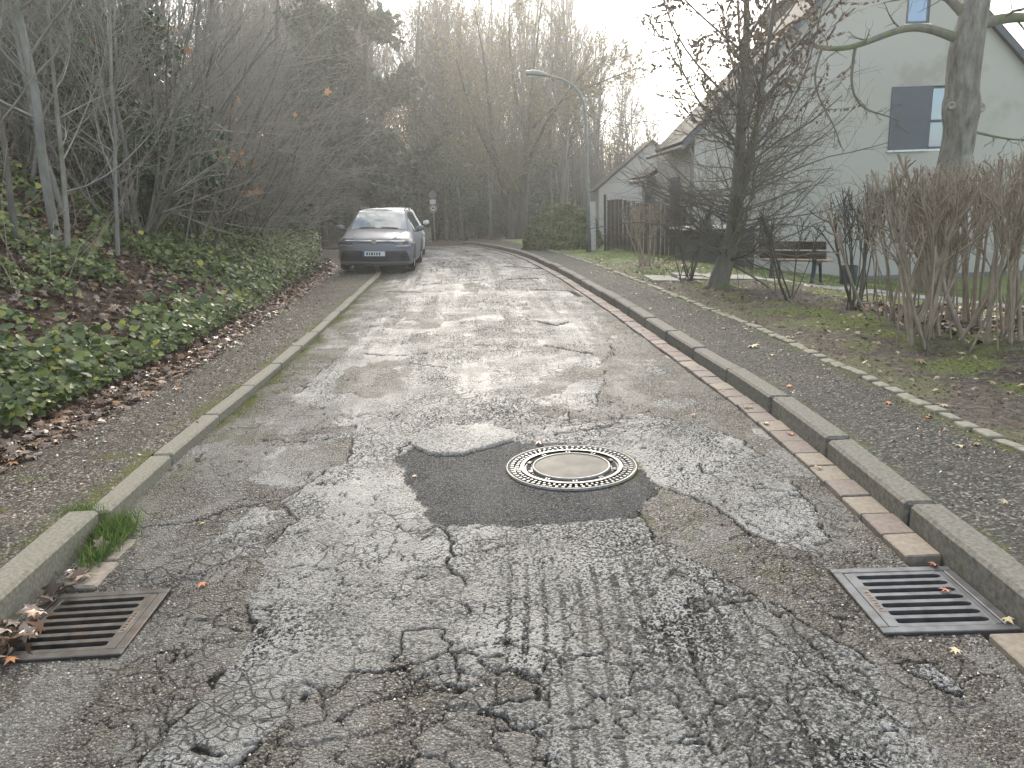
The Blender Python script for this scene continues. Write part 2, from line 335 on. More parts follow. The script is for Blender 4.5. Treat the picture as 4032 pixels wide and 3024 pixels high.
CRACKS = [([(-.37, 3.55), (-.32, 3.39), (-.30, 3.24), (-.31, 3.1), (-.22, 2.95)], .010), ([(-.30, 3.24), (-.15, 3.28), (0, 3.35)], .005), ([(1.08, 4.37), (1.16, 4.05), (1.46, 3.88)], .009),
          ([(-1.95, 3.70), (-1.81, 3.73), (-1.66, 3.75), (-1.56, 3.9), (-1.32, 4.01)], .010), ([(.35, 8.45), (.47, 8.28), (.87, 7.81)], .025), ([(.31, 10.3), (.59, 9.79), (.76, 10.06)], .035),
          ([(-1.01, 7.66), (-.66, 7.38)], .02), ([(-.08, 19.5), (1.02, 18.4)], .10), ([(.02, 16.1), (.6, 16.2)], .10), ([(.5, 14), (1.1, 13.7), (1.2, 12.9)], .06), ([(-1.33, 2.54), (-1.27, 2.52), (-1.25, 2.46)], .012),
          ([(-1.6, 8.3), (-1.2, 8.1), (-.9, 8.2)], .02), ([(-1.8, 5.2), (-1.5, 5.1), (-1.25, 5.15)], .012), ([(-.95, 4.72), (-.76, 4.72), (-.70, 4.95)], .012), ([(-1.0, 2.0), (-.92, 1.98)], .012), ([(.3, 5.05), (.62, 5.15), (.75, 5.3)], .014),
          ([(.62, 3.1), (.85, 2.7), (.95, 2.35), (1.12, 2.05)], .005), ([(.75, 3.15), (1.0, 2.62), (1.05, 2.3)], .004), ([(.95, 2.35), (.82, 2.1), (.86, 1.85)], .004), ([(-.45, 2.43), (-.42, 2.62), (-.30, 2.6), (-.24, 2.45), (-.07, 2.42)], .006),
          ([(-.58, 2.36), (-.4, 2.36), (-.24, 2.45), (-.22, 2.27)], .006), ([(-.24, 2.45), (-.05, 2.5), (.1, 2.44), (.14, 2.3)], .005), ([(-2.3, 14.6), (-1.9, 14.3), (-1.6, 14.4)], .05)]
MH = (.34, 4.39)
GR = (1.325, 2.5, 1.825, 3.0); GL = (-1.99, 2.53, -1.49, 3.03)
ys = rows_(1.5, 30.6); us = np.linspace(0, 1, 540)
Yg, Ug = np.meshgrid(ys, us, indexing='ij')
xl = XL(Yg) - .03; xr = XR(Yg) - .165
Xg = xl + (xr - xl) * Ug
n1 = (fbm(Xg * 9, Yg * 9, 4, 1) - .5); n2 = (fbm(Xg * 9, Yg * 9, 4, 2) - .5)
wx = Xg + n1 * .10; wy = Yg + n2 * .10
top = pip(wx, wy, P_TOP) | pip(wx, wy, P_ISL) | pip(wx, wy, P_POT)
# scattered loss of the surface course further up the road and islands of it in the worn parts
far_n = fbm(Xg * 1.1, Yg * .55, 5, 21)
top &= ~((far_n > .655) & (Yg > 5.2) & (np.abs(Xg + .4) > .15)); top |= (fbm(Xg * 2.6, Yg * 2.6, 4, 31) > .665) & (Yg > 3)
dark = pip(Xg + n1 * .10 + .05 * (fbm(Xg * 30, Yg * 30, 3, 7) - .5), Yg + n2 * .10 + .06 * (fbm(Xg * 30, Yg * 30, 3, 8) - .5), P_DARK); greyp = pip(Xg + n1 * .03, Yg + n2 * .03, P_GREY)
top_f = top.astype(float) * np.clip(.62 + .9 * (fbm(Xg * 3.1, Yg * 2.6, 4, 55) - .35), .45, 1) + (~top) * .30 * sstep(.45, .62, fbm(Xg * 4, Yg * 3, 4, 56)); dark_f = dark.astype(float); grey_f = greyp.astype(float); dark_f[greyp] = 0
db = pdist(wx, wy, P_TOP, True)
crk = np.zeros(Xg.shape)
crk = np.maximum(crk, (1 - sstep(.004, .010, db)) * (fbm(Xg * 5, Yg * 5, 3, 12) > .44) * (Yg < 9))
crk = np.maximum(crk, 1 - sstep(.003, .009, pdist(wx, wy, P_ISL, True)))
for pl, wd in CRACKS:
    nx = Xg + (vn(Xg * 22, Yg * 22, 5) - .5) * .05; ny = Yg + (vn(Xg * 22, Yg * 22, 6) - .5) * .05
    crk = np.maximum(crk, 1 - sstep(wd * .5, wd * 1.2, pdist(nx, ny, pl)))
def track_(X, Y): return np.clip(sstep(.48, .66, fbm((X - (XL(Y) + XR(Y)) / 2 + 8) * 5, Y * .30, 4, 77)) * sstep(4.6, 7, Y) + sstep(.5, .7, fbm(X * 4 + 3, Y * .8, 4, 79)) * (Y < 5.2) * .8, 0, 1)
# crazing: three sizes of cell, each in its own zones
wv = .35 * (fbm(Xg * 4, Yg * 4, 3, 41) - .5); wv2 = .35 * (fbm(Xg * 4, Yg * 4, 3, 42) - .5)
e1, c1 = voro((Xg + wv) * 7, (Yg + wv2) * 6.5, 1); e2, c2 = voro((Xg + wv) * 15, (Yg + wv2) * 14, 2)
z1 = sstep(.50, .58, fbm(Xg * 1.5, Yg * 1.2, 3, 51)); z2 = sstep(.50, .60, fbm(Xg * 1.3, Yg * 1.1, 3, 52))
low = pip(Xg, Yg, [(-.8, 2.3), (-.1, 2.4), (.1, 1.9), (.1, 1), (-1.0, 1)]); z1 = np.maximum(z1, low * 1.)
craze = pip(Xg, Yg, [(-.7, 5.35), (.3, 5.3), (.6, 5.9), (.3, 6.6), (-.7, 6.2)]); z2 = np.maximum(z2, craze * 1.); z1 = np.maximum(z1, pip(Xg, Yg, [(.8, 4.7), (1.55, 4.6), (1.5, 3.0), (1.0, 3.2)]) * 1.)
z1 *= (fbm(Xg * 6, Yg * 6, 2, 61) > .36); sc_y = np.clip(Yg / 4.5, 1, 4)
nofresh = (1 - dark_f) * (1 - grey_f)
k1 = (1 - sstep(.012, .040 * sc_y ** .6, e1)) * z1 * .9 * nofresh; k2 = (1 - sstep(.03, .085 * sc_y ** .5, e2)) * z2 * nofresh * (.3 + .35 * top_f)
crk = np.clip(np.maximum(crk, np.maximum(k1, k2)), 0, 1)
# ruts worn along the wheel tracks
gx = Xg + .05 * np.sin(Yg * 1.4) + .03 * (Yg - 2.5)
gm = sstep(-.12, 0, Xg) * (1 - sstep(.95, 1.12, Xg)) * (1 - sstep(2.9, 3.25, Yg)) * top_f
gv = fbm(gx * 36, Yg * .8, 3, 71); gv = .5 + .5 * np.sin(2 * np.pi * gx / .074 + 3.0 * fbm(gx * 6, Yg * .7, 3, 72)); groove = gm * sstep(.62, .97, gv) * sstep(.30, .55, fbm(Xg * 5, Yg * 1.5, 3, 74)) * (fbm(Xg * 30, Yg * 12, 3, 73) + .25)
gm2 = (sstep(6, 8, Yg)) * top_f; groove2 = gm2 * sstep(.52, .66, fbm((Xg - (XL(Yg) + XR(Yg)) / 2) * 9, Yg * .35, 3, 75))
# surface height
Z = .006 * top_f + .004 * (fbm(Xg * 26, Yg * 26, 3, 81) - .5) * (1 + 1.2 * (1 - top_f)) + .022 * (fbm(Xg * 1.6, Yg * 1.6, 3, 82) - .5)
Z += np.where(greyp, .010, 0) + np.where(dark & ~greyp, -.007 + .0 * Z, 0)
Z += .004 * (c1 - .5) * z1 * (1 - dark_f) + .007 * (sstep(0, .35, e1) - 1) * low
Z -= .011 * crk + .006 * groove + .002 * groove2
# camber, dish at the gullies and manhole
Z -= .02 * ((Ug - .5) * 2) ** 4
dm = np.hypot(Xg - MH[0], Yg - MH[1])
Z = np.where(dm < .55, Z + (-.004 - Z) * (1 - sstep(.40, .55, dm)), Z)
for g in (GR, GL):
    cx, cyy = (g[0] + g[2]) / 2, (g[1] + g[3]) / 2; dd = np.maximum(np.abs(Xg - cx), np.abs(Yg - cyy))
    Z = Z + (-.022 - Z) * (1 - sstep(.255, .42, dd))
    crk = np.maximum(crk, (1 - sstep(.252, .262, dd)) * .9)
Z += far(Yg)
moss = sstep(.34, .0, Xg - xl) * sstep(.40, .62, fbm(Xg * 5, Yg * 3, 4, 91)) * np.interp(Yg, [0, 3.6, 5.2, 6.5, 17, 22], [.0, .1, .6, 1, 1, .3])
moss += .5 * sstep(.8, .1, Xg - xl) * sstep(.55, .7, fbm(Xg * 9, Yg * 6, 4, 92)) * sstep(4, 6, Yg)
moss += .8 * (1 - sstep(.0, .04, dm - .40)) * (Xg > MH[0] + .15) * (fbm(Xg * 20, Yg * 20, 2, 93) > .45)
moss += .35 * (1 - top_f) * (fbm(Xg * 11, Yg * 11, 3, 94) > .62) * pip(Xg, Yg, [(.6, 3.6), (.8, 4.1), (1.5, 3.2), (1.2, 2.9), (.8, 3)])
crk2 = np.clip(crk + .05 * groove, 0, 1); pit = np.clip(.30 + .36 * fbm(Xg * 2.2, Yg * 1.6, 4, 101) + .9 * groove + .10 * groove2 - .18 * sstep(.55, .7, fbm(Xg * 3, Yg * 2, 3, 102)) - .2 * track_(Xg, Yg), 0, .72)
track = top_f * np.clip(.7 * track_(Xg, Yg) + .9 * gm * (1 - sstep(.35, .6, gv)) * .6, 0, 1)
drop = (dm < .37) | ((np.abs(Xg - (GR[0] + GR[2]) / 2) < .235) & (np.abs(Yg - (GR[1] + GR[3]) / 2) < .235)) | ((np.abs(Xg - (GL[0] + GL[2]) / 2) < .235) & (np.abs(Yg - (GL[1] + GL[3]) / 2) < .235))
me = gridmesh('road', Xg, Yg, Z, M['asphalt'], dict(top=top_f, fresh=dark_f, grey=grey_f, crk=crk2, moss=np.clip(moss, 0, 1), track=track, pit=pit), drop)
tag(link('road', me), kind='structure')
# the road goes on round the bend
def poly_sheet(name, poly, z, mat, n=60):
    x0, x1 = min(p[0] for p in poly), max(p[0] for p in poly); y0, y1 = min(p[1] for p in poly), max(p[1] for p in poly)
    X, Y = np.meshgrid(np.linspace(x0, x1, n), np.linspace(y0, y1, n)); ins = pip(X, Y, poly)
    me = gridmesh(name, X, Y, z + far(Y), mat, dict(top=ins * .7, fresh=X * 0, grey=X * 0, crk=X * 0, moss=X * 0, track=X * 0 + .3, pit=X * 0 + .5), ~ins)
    return tag(link(name, me), kind='structure')
poly_sheet('road_bend', [(-4.8, 25), (-1.3, 29), (-1.6, 30.4), (.5, 31.5), (.0, 35), (-3, 39), (-10, 43), (-40, 52), (-40, 44), (-16, 38), (-9.4, 34)], -.012, M['asphalt'], 90)

# ------------------------------------------------------------------ pavements, verge, bank, wide ground
def strip(name, fl, fr, zf, mat, y0, y1, cols, attrs=None, dens=1.0, sp=None):
    ys = [-3.0]; 
    while ys[-1] < y1: ys.append(ys[-1] + max(.03, .006 * abs(ys[-1]) * (1 + max(ys[-1], 0) / 18)) / dens)
    ys = np.array(ys); u = np.linspace(0, 1, cols)
    if sp: u = u ** sp
    Y, U = np.meshgrid(ys, u, indexing='ij'); X = fl(Y) + (fr(Y) - fl(Y)) * U
    me = gridmesh(name, X, Y, zf(X, Y), mat, {k: f(X, Y, U) for k, f in (attrs or {}).items()})
    return tag(link(name, me), kind='structure')
def z_lp(x, y): return kerb_up(y) - .006 + .012 * (fbm(x * 14, y * 14, 4, 3) - .5) + .02 * (fbm(x * 2, y * 2, 3, 5) - .5) - .05 * sstep(XL(y) - .35, XL(y) - .16, x) * sstep(4.1, 3.4, y) * 0 + far(y)
strip('left_pavement', lambda y: XB(y) - .5, lambda y: XL(y) - .125, z_lp, M['gravelpath'], -3, 36, 90,
      dict(moss=lambda X, Y, U: sstep(.22, 0, XL(Y) - .12 - X) * sstep(.42, .6, fbm(X * 8, Y * 4, 3, 6)) + .7 * (fbm(X * 4, Y * 4, 4, 8) > .66) * (Y < 5)))
def z_fp(x, y): return .108 + .008 * (fbm(x * 12, y * 12, 4, 13) - .5) + .02 * (fbm(x * 1.5, y * 1.5, 3, 15) - .5) + far(y)
strip('footpath', lambda y: XR(y) + .135, lambda y: XE(y) + .02, z_fp, M['footpath'], -3, 31, 60,
      dict(moss=lambda X, Y, U: np.clip(sstep(.86 - .25 * fbm(X * 2, Y * .8, 3, 17), 1.0, U) * sstep(.38, .55, fbm(X * 7, Y * 4, 4, 16)) + .6 * sstep(.10, 0, U) * sstep(.5, .6, fbm(X * 9, Y * 5, 3, 18)), 0, 1)))
def verge_mat():
    m, nt, b, v = newmat("verge_ground"); L = nt.links
    mo, lawn = attr(nt, 'moss'), attr(nt, 'lawn')
    d = ramp(nt, noise(nt, v, 18, 7, .7), [(.36, (.030, .023, .016)), (.5, (.085, .066, .047)), (.62, (.17, .14, .105))])
    g = ramp(nt, noise(nt, v, 45, 5), [(.3, (.045, .055, .014)), (.55, (.14, .17, .03)), (.75, (.30, .33, .06))])
    l = ramp(nt, noise(nt, v, 20, 5), [(.3, (.07, .10, .026)), (.6, (.15, .20, .05)), (.8, (.24, .29, .08))])
    c = mixc(nt, mo, d, g); c = mixc(nt, lawn, c, l); L.new(c, b.inputs['Base Color']); b.inputs['Roughness'].default_value = .9
    bump(nt, b, noise(nt, v, 35, 7, .75), 1.0, .035); return m
M['verge'] = verge_mat()
lawnf = lambda X, Y, U=None: sstep(13.9, 14.5, Y) * sstep(.0, .5, X - XE(Y)) * (1 - .85 * sstep(1.4, .9, np.hypot(X - 3.3, Y - 17)))
mossf = lambda X, Y, U=None: np.clip(sstep(.47, .60, fbm(X * 2.3, Y * 2.3, 4, 23)) * (.4 + .6 * sstep(.3, 1, X - XE(Y))) + .9 * sstep(4.6, 5.6, X) * sstep(.34, .42, fbm(X * 2, Y * 2, 3, 24)), 0, 1)
strip('verge', lambda y: XE(y) - .02, lambda y: XE(y) + 30, z_verge, M['verge'], -3, 60, 150, dict(moss=mossf, lawn=lawnf), 1, 2.2)
M['bank'] = pmat("bank_soil", (.028, .020, .013), (.085, .055, .034), 14, .9, 30, .9, .03, det=7)
strip('bank', lambda y: XB(y) - 45, lambda y: XB(y) + .02, z_bank, M['bank'], -3, 70, 110, None, .7)
X, Y = np.meshgrid(np.linspace(-125, 125, 90), np.linspace(-20, 125, 60)); Zg = np.full(X.shape, -1.35); Zg -= .4 * (Y > 30)
tag(link('ground', gridmesh('ground', X, Y, Zg, M['bank'])), kind='structure')
X, Y = np.meshgrid(np.linspace(-45, 60, 90), np.linspace(30.5, 100, 60))
tag(link('woodland_floor', gridmesh('woodland_floor', X, Y, -.05 + far(Y) + .15 * fbm(X * .3, Y * .3, 3, 2) + .10 * np.clip(Y - 52, 0, 40), M['bank'])), kind='structure')

# ------------------------------------------------------------------ kerbs, gutter and edging: one stone each
def along(fx, y0, y1, step):
    """points every `step` metres along x = fx(y)"""
    out = [(float(fx(y0)), y0)]; y = y0
    while y < y1:
        dx = float(fx(y + .05) - fx(y)); y += step / math.hypot(1, dx / .05); out.append((float(fx(y)), y))
    return out
def block_mesh(name, w, l, h, mat, bev=.012, jit=0, seed=0):
    r = random.Random(seed); mb = MB(); mb.box(-w / 2, w / 2, -l / 2, l / 2, -h, 0)
    if jit: mb.v = [(x + r.uniform(-jit, jit), y + r.uniform(-jit, jit), z + (r.uniform(-jit, jit) * .4 if z == 0 else 0)) for x, y, z in mb.v]
    return mb.mesh(name, mat, False, bev)
rr = random.Random(3)
kr = empty('right_kerb', kind='structure')
kmesh = [block_mesh('kerb_stone', .155, .976, .3, M['kerbR'], .016, .006, s) for s in range(4)]
pts = along(lambda y: XR(y) + .078, -2.6, 30.6, 1.0)
for i in range(len(pts) - 1):
    (x1, y1), (x2, y2) = pts[i], pts[i + 1]
    o = link('kerb_stone', kmesh[i % 4], kr); o.location = ((x1 + x2) / 2 + rr.uniform(-.008, .008), (y1 + y2) / 2, .118 + rr.uniform(-.007, .007) + float(far(y1))); o.rotation_euler = (rr.uniform(-.006, .006), rr.uniform(-.015, .015), -math.atan2(x2 - x1, y2 - y1))
kl = empty('left_kerb', kind='structure')
kmeshl = [block_mesh('kerb_stone', .125, .976, .3, M['kerbL'], .012, .006, s + 9) for s in range(4)]
for y0 in np.arange(-2.35, 3.4, 1.0):
    o = link('kerb_stone', block_mesh('kerb_stone', .15, .985, .3, M['kerbL'], .016, .005, int(y0 * 10) + 60), kl)
    xa, xb = float(XL(y0)), float(XL(y0 + 1)); o.location = ((xa + xb) / 2 - .085, y0 + .5, .125); o.rotation_euler = (0, .03, -math.atan2(xb - xa, 1))
pts = along(lambda y: XL(y) - .065, 3.72, 33, 1.0)
for i in range(len(pts) - 1):
    (x1, y1), (x2, y2) = pts[i], pts[i + 1]; ym = (y1 + y2) / 2
    o = link('kerb_stone', kmeshl[i % 4], kl); o.location = ((x1 + x2) / 2 + rr.uniform(-.006, .006), ym, float(kerb_up(ym) + far(ym))); o.rotation_euler = (math.atan2(float(kerb_up(y2) - kerb_up(y1)), 1), rr.uniform(-.03, .03), -math.atan2(x2 - x1, y2 - y1) + rr.uniform(-.008, .008))
gut = empty('gutter', kind='structure')
bm_ = [block_mesh('brick', .158, .228, .08, M[k], .006, .003, s) for s, k in enumerate(('brickA', 'brickB', 'brickC', 'brickA', 'brickB'))]
pts = along(lambda y: XR(y) - .082, -2.5, 2.42, .236) + along(lambda y: XR(y) - .082, 3.06, 30.2, .236)
bi = 0
for i in range(len(pts) - 1):
    (x1, y1), (x2, y2) = pts[i], pts[i + 1]
    if y2 - y1 > .3: continue
    k = rr.choice((0, 2, 3, 2, 0) if y1 < 6 else (0, 1, 4, 1, 2, 3)); bi += 1
    o = link('brick', bm_[k], gut); o.location = ((x1 + x2) / 2 + rr.uniform(-.004, .004), (y1 + y2) / 2, .004 + rr.uniform(-.004, .004)); o.rotation_euler = (rr.uniform(-.015, .015), rr.uniform(-.02, .02), -math.atan2(x2 - x1, y2 - y1) + rr.uniform(-.012, .012))
# pale gutter slab strip beside the left kerb
gl_ = empty('left_gutter', kind='structure')
for y0 in (3.06, 3.31):
    o = link('brick', block_mesh('brick', .17, .24, .08, M['brickC'], .01, .012, int(y0 * 9)), gl_); o.location = (-1.93 - (y0 - 3.06) * .14, y0 + .13, -.002); o.rotation_euler = (0, .03, .03)
ed = empty('edging', kind='structure')
ems = [block_mesh('edging_stone', .092, .172, .08, M['edging'], .006, .007, s + 3) for s in range(5)]
pts = along(XE, -2, 24, .185)
for i in range(len(pts) - 1):
    (x1, y1), (x2, y2) = pts[i], pts[i + 1]
    if rr.random() < .05: continue
    o = link('edging_stone', rr.choice(ems), ed); o.location = ((x1 + x2) / 2 + rr.uniform(-.015, .015), (y1 + y2) / 2, .125 + rr.uniform(-.008, .008)); o.rotation_euler = (rr.uniform(-.05, .05), rr.uniform(-.06, .06), -math.atan2(x2 - x1, y2 - y1) + rr.uniform(-.09, .09)); o.scale = (rr.uniform(.85, 1.15), rr.uniform(.8, 1.1), 1)
# slab path across the verge
M['slab'] = pmat("path_slab", (.22, .21, .18), (.36, .35, .31), 8, .85, 60, .3, .004, spots=((.12, .13, .06), 5, .6))
gp = empty('garden_path', kind='structure')
sm = [block_mesh('slab', .49, .49, .05, M['slab'], .006, .004, s) for s in range(3)]
for i in range(17):
    for j in (0, 1):
        x = 2.75 + i * .5; y = 13.55 + j * .5 + .02 * i
        o = link('slab', sm[(i + j) % 3], gp); o.location = (x, y, float(z_verge(x, y)) + .035); o.rotation_euler = (rr.uniform(-.01, .01), rr.uniform(-.01, .01) + .06, rr.uniform(-.02, .02))

# ------------------------------------------------------------------ manhole and gully grates
M['iron'] = pmat("cast_iron", (.018, .017, .015), (.045, .042, .037), 60, .5, 150, .25, .002, metal=.85, spots=((.13, .09, .06), 8, .66))
M['iron_bright'] = pmat("worn_iron", (.11, .107, .098), (.22, .215, .20), 40, .5, 120, .2, .002, metal=.35)
M['iron_rust'] = pmat("rusty_iron", (.10, .07, .05), (.24, .185, .15), 30, .5, 120, .3, .002, metal=.6)
M['black'] = pmat("drain_shaft", (.006, .006, .005), (.012, .011, .01), 5, .9)
M['infill'] = pmat("concrete_infill", (.030, .026, .021), (.12, .11, .095), 7, .6, 70, .3, .003, det=8)
mh = empty('manhole_cover', (MH[0], MH[1], .002), 0, 'round cast iron manhole cover with concrete centre in the dark patch of the road', 'manhole cover')
MB().lathe([(.37, -.03), (.37, .000), (.383, .000), (.383, .006), (.3925, .006), (.3925, -.03)], 72).obj('outer_rim', M['iron_bright'], mh, True)
MB().lathe([(.235, -.012), (.258, -.012), (.258, -.004), (.284, -.004), (.284, .004), (.308, .004), (.308, -.008), (.372, -.008)], 72).obj('frame_ring', M['iron'], mh)
MB().lathe([(.286, .004), (.286, .0065), (.306, .0065), (.306, .004)], 72).obj('cover_ring', M['iron_bright'], mh)
MB().lathe([(.0001, .003), (.15, .0035), (.222, .003), (.222, -.01)], 48).obj('concrete_centre', M['infill'], mh)
MB().lathe([(.222, -.01), (.222, .007), (.235, .007), (.235, -.012)], 72).obj('inner_rim', M['iron_bright'], mh, True)
MB().lathe([(.0001, -.3), (.41, -.3), (.41, -.009), (.372, -.009)], 40).obj('shaft', M['black'], mh)
def radial(name, n, mesh, r, off=0, a=0):
    for i in range(n):
        w = 2 * math.pi * (i + off) / n; o = link(name, mesh, mh); o.location = (r * math.cos(w), r * math.sin(w), 0); o.rotation_euler = (0, 0, w + a)
lug = MB().box(-.0125, .0125, -.0105, .0105, -.01, .005).mesh('lug', M['iron_bright'], False, .003)
lug2 = MB().box(-.011, .011, -.0075, .0075, -.01, .004).mesh('tooth', M['iron_bright'], False, .002)
radial('lug', 60, lug, .358); radial('tooth', 66, lug2, .326, .5)
vent = MB().prism([(-.009, -.055), (.009, -.055), (.013, -.03), (.013, .03), (.009, .055), (-.009, .055), (-.013, .03), (-.013, -.03)], -.02, -.0025).mesh('vent_slot', M['black'])
radial('vent_slot', 10, vent, .259)
stud = MB().box(-.012, .012, -.006, .006, -.004, .005).mesh('stud', M['iron_bright'], False, .002)
for i in range(10):
    for s in (-.035, .035):
        w = 2 * math.pi * (i + .5) / 10 + s; o = link('stud', stud, mh); o.location = (.262 * math.cos(w), .262 * math.sin(w), .0); o.rotation_euler = (0, 0, w)

def grate(loc, rz, label, mirror, metal):
    g = empty('drain_grate', loc, rz, label, 'drain grate', 'cast iron gully grates at the road edges')
    m = mirror
    f = MB()
    f.box(-.25, .25, .212, .25, -.05, 0); f.box(-.25, .25, -.25, -.212, -.05, 0); f.box(-.25, -.212, -.212, .212, -.05, 0); f.box(.212, .25, -.212, .212, -.05, 0)
    f.obj('frame', metal, g, False, .003)
    for sx in (-1, 1):
        x0, x1 = (.178, .208) if sx * m > 0 else (.165, .208)
        a, b = (sx * x0, sx * x1) if sx > 0 else (sx * x1, sx * x0)
        MB().box(a, b, -.208, .208, -.04, -.002).obj('side_rail', metal, g, False, .002)
    p = .0565; w = .0115
    for i in range(8):
        yc = -.198 + p * i; c = .012; xa = -.166; xb = .166
        o = MB().prism([(xa - .012, yc - w - c), (xa, yc - w - c * .35), (xa + c, yc - w), (xb - c, yc - w), (xb, yc - w - c * .35), (xb + .012, yc - w - c), (xb + .012, yc + w + c), (xb, yc + w + c * .35), (xb - c, yc + w), (xa + c, yc + w), (xa, yc + w + c * .35), (xa - .012, yc + w + c)], -.035, -.0025).obj('crossbar', metal, g)
    # small cast plaque with worn raised marks on the rail
    s = -1 * m
    MB().box(min(s * .172, s * .196), max(s * .172, s * .196), -.10, .06, -.003, -.0005).obj('plaque', M['iron_rust'], g, False, .001)
    for k in range(7):
        y = -.085 + k * .021; MB().box(min(s * .178, s * .190), max(s * .178, s * .190), y, y + (.012 if k % 2 else .007), -.001, .0012).obj('raised_mark', metal, g)
    sh = MB(); sh.add([(x, y, z) for z in (-.5, -.04) for x, y in ((-.24, -.24), (.24, -.24), (.24, .24), (-.24, .24))], [(0, 1, 2, 3), (0, 4, 5, 1), (1, 5, 6, 2), (2, 6, 7, 3), (3, 7, 4, 0)])
    sh.obj('shaft', M['black'], g); return g
M['infill'].node_tree.nodes['Principled BSDF'].inputs['Specular IOR Level'].default_value = .1
M['ironR'] = pmat("gully_iron", (.085, .085, .087), (.16, .163, .168), 14, .40, 150, .15, .002, metal=.5, spots=((.20, .15, .12), 5, .64))
M['ironL'] = pmat("gully_iron_brown", (.075, .066, .058), (.15, .138, .125), 14, .42, 150, .2, .002, metal=.7, spots=((.16, .11, .08), 5, .58))
grate(((GR[0] + GR[2]) / 2, (GR[1] + GR[3]) / 2, -.010), R_(-.8), 'clean grey cast iron drain grate against the high kerb, three small leaves on it', 1, M['ironR'])
grate(((GL[0] + GL[2]) / 2, (GL[1] + GL[3]) / 2, -.010), R_(3.0), 'brownish cast iron drain grate clogged with dead leaves beside the grassy kerb', -1, M['ironL'])

# ------------------------------------------------------------------ houses
M['render'] = pmat("house_render", (.385, .365, .325), (.42, .40, .36), .5, .95, spots=((.33, .31, .27), .8, .58))
M['roof'] = pmat("roof_tile", (.018, .016, .014), (.035, .03, .027), 12, .8, 60, .4, .01)
M['roof'].node_tree.nodes['Principled BSDF'].inputs['Specular IOR Level'].default_value = .08
M['frame'] = pmat("window_frame", (.055, .065, .08), (.07, .08, .095), 3, .5)
M['shutter'] = pmat("shutter_panel", (.070, .080, .095), (.085, .096, .112), 2, .5, 200, .1, .002)
M['sill'] = pmat("window_sill", (.6, .62, .62), (.7, .72, .72), 3, .5)
M['white'] = pmat("white_trim", (.6, .6, .58), (.7, .7, .68), 3, .6)
M['zinc'] = pmat("zinc", (.13, .12, .12), (.2, .19, .19), 8, .5, metal=.3)
gm_, nt, b, v = newmat("window_glass"); b.inputs['Base Color'].default_value = (.05, .11, .20, 1); b.inputs['Roughness'].default_value = .04; b.inputs['IOR'].default_value = 2.2; M['glass'] = gm_  # blue of the reflected sky is put into the pane's base colour
def window(par, x0, x1, y, z0, z1, bars=(), sill=True, fr=.06):
    """window in a wall facing -Y whose surface is at y"""
    f = MB(); f.box(x0, x1, y - .012, y + .06, z0, z0 + fr); f.box(x0, x1, y - .012, y + .06, z1 - fr, z1); f.box(x0, x0 + fr, y - .012, y + .06, z0 + fr, z1 - fr); f.box(x1 - fr, x1, y - .012, y + .06, z0 + fr, z1 - fr)
    w = f.obj('window', M['frame'], par)
    zs = [z0 + fr] + [zz for q in bars for zz in (q - .035, q + .035)] + [z1 - fr]
    for k in range(0, len(zs), 2): MB().box(x0 + fr, x1 - fr, y + .008, y + .02, zs[k], zs[k + 1]).obj('pane', M['glass'], w)
    for q in bars: MB().box(x0 + fr, x1 - fr, y - .004, y + .05, q - .035, q + .035).obj('mullion', M['frame'], w)
    if sill: MB().box(x0 - .04, x1 + .04, y - .07, y - .012, z0 - .05, z0 - .004).obj('sill', M['sill'], w)
    return w
def gable_wall(mb, pts, holes, y0, y1):
    """pentagon outline (x,z) with rectangular holes, as a front face cut into strips, plus thickness"""
    xs = sorted({p[0] for p in pts} | {h[0] for h in holes} | {h[1] for h in holes})
    def topz(x):
        for (xa, za), (xb, zb) in zip(pts[:-1], pts[1:]):
            if xa <= x <= xb and xb > xa: return za + (zb - za) * (x - xa) / (xb - xa)
        return pts[-1][1]
    base = pts[0][2] if len(pts[0]) > 2 else None
    for xa, xb in zip(xs[:-1], xs[1:]):
        cuts = sorted([(h[2], h[3]) for h in holes if h[0] <= xa and h[1] >= xb]); z = zb_
        for lo, hi in cuts + [(None, None)]:
            if lo is None: mb.add([(xa, y0, z), (xb, y0, z), (xb, y0, topz(xb)), (xa, y0, topz(xa))], [(0, 1, 2, 3)])
            else:
                mb.add([(xa, y0, z), (xb, y0, z), (xb, y0, lo), (xa, y0, lo)], [(0, 1, 2, 3)]); z = hi
    for h in holes:
        x0, x1, z0, z1 = h[0], h[1], h[2], h[3]
        mb.add([(x0, y0, z0), (x1, y0, z0), (x1, y0, z1), (x0, y0, z1), (x0, y1, z0), (x1, y1, z0), (x1, y1, z1), (x0, y1, z1)], [(0, 4, 5, 1), (1, 5, 6, 2), (2, 6, 7, 3), (3, 7, 4, 0)])
# near house: gable towards the camera
H1 = empty('house', (0, 0, 0), 0, 'large pale rendered gable house with grey shutter panel behind the bare hedge', 'house')
zb_ = -1.4; Y1 = 21.0
holes = [(10.08, 11.95, 2.55, 4.12), (10.3, 10.9, 5.62, 6.42), (10.5, 12.0, .14, 1.3)]
w = MB(); gable_wall(w, [(5.0, 3.12), (9.95, 7.95), (14.9, 3.12)], holes, Y1, Y1 + .12)
w.add([(5.0, Y1, zb_), (5.0, 26.0, zb_), (5.0, 26.0, 3.12), (5.0, Y1, 3.12)], [(0, 3, 2, 1)])
w.add([(14.9, Y1, zb_), (14.9, 32, zb_), (14.9, 32, 3.12), (14.9, Y1, 3.12)], [(0, 1, 2, 3)]); w.obj('wall', M['render'], H1)
MB().box(4.99, 14.91, Y1 - .03, Y1 - .002, -1.4, -.72).obj('plinth', M['zinc'], H1)
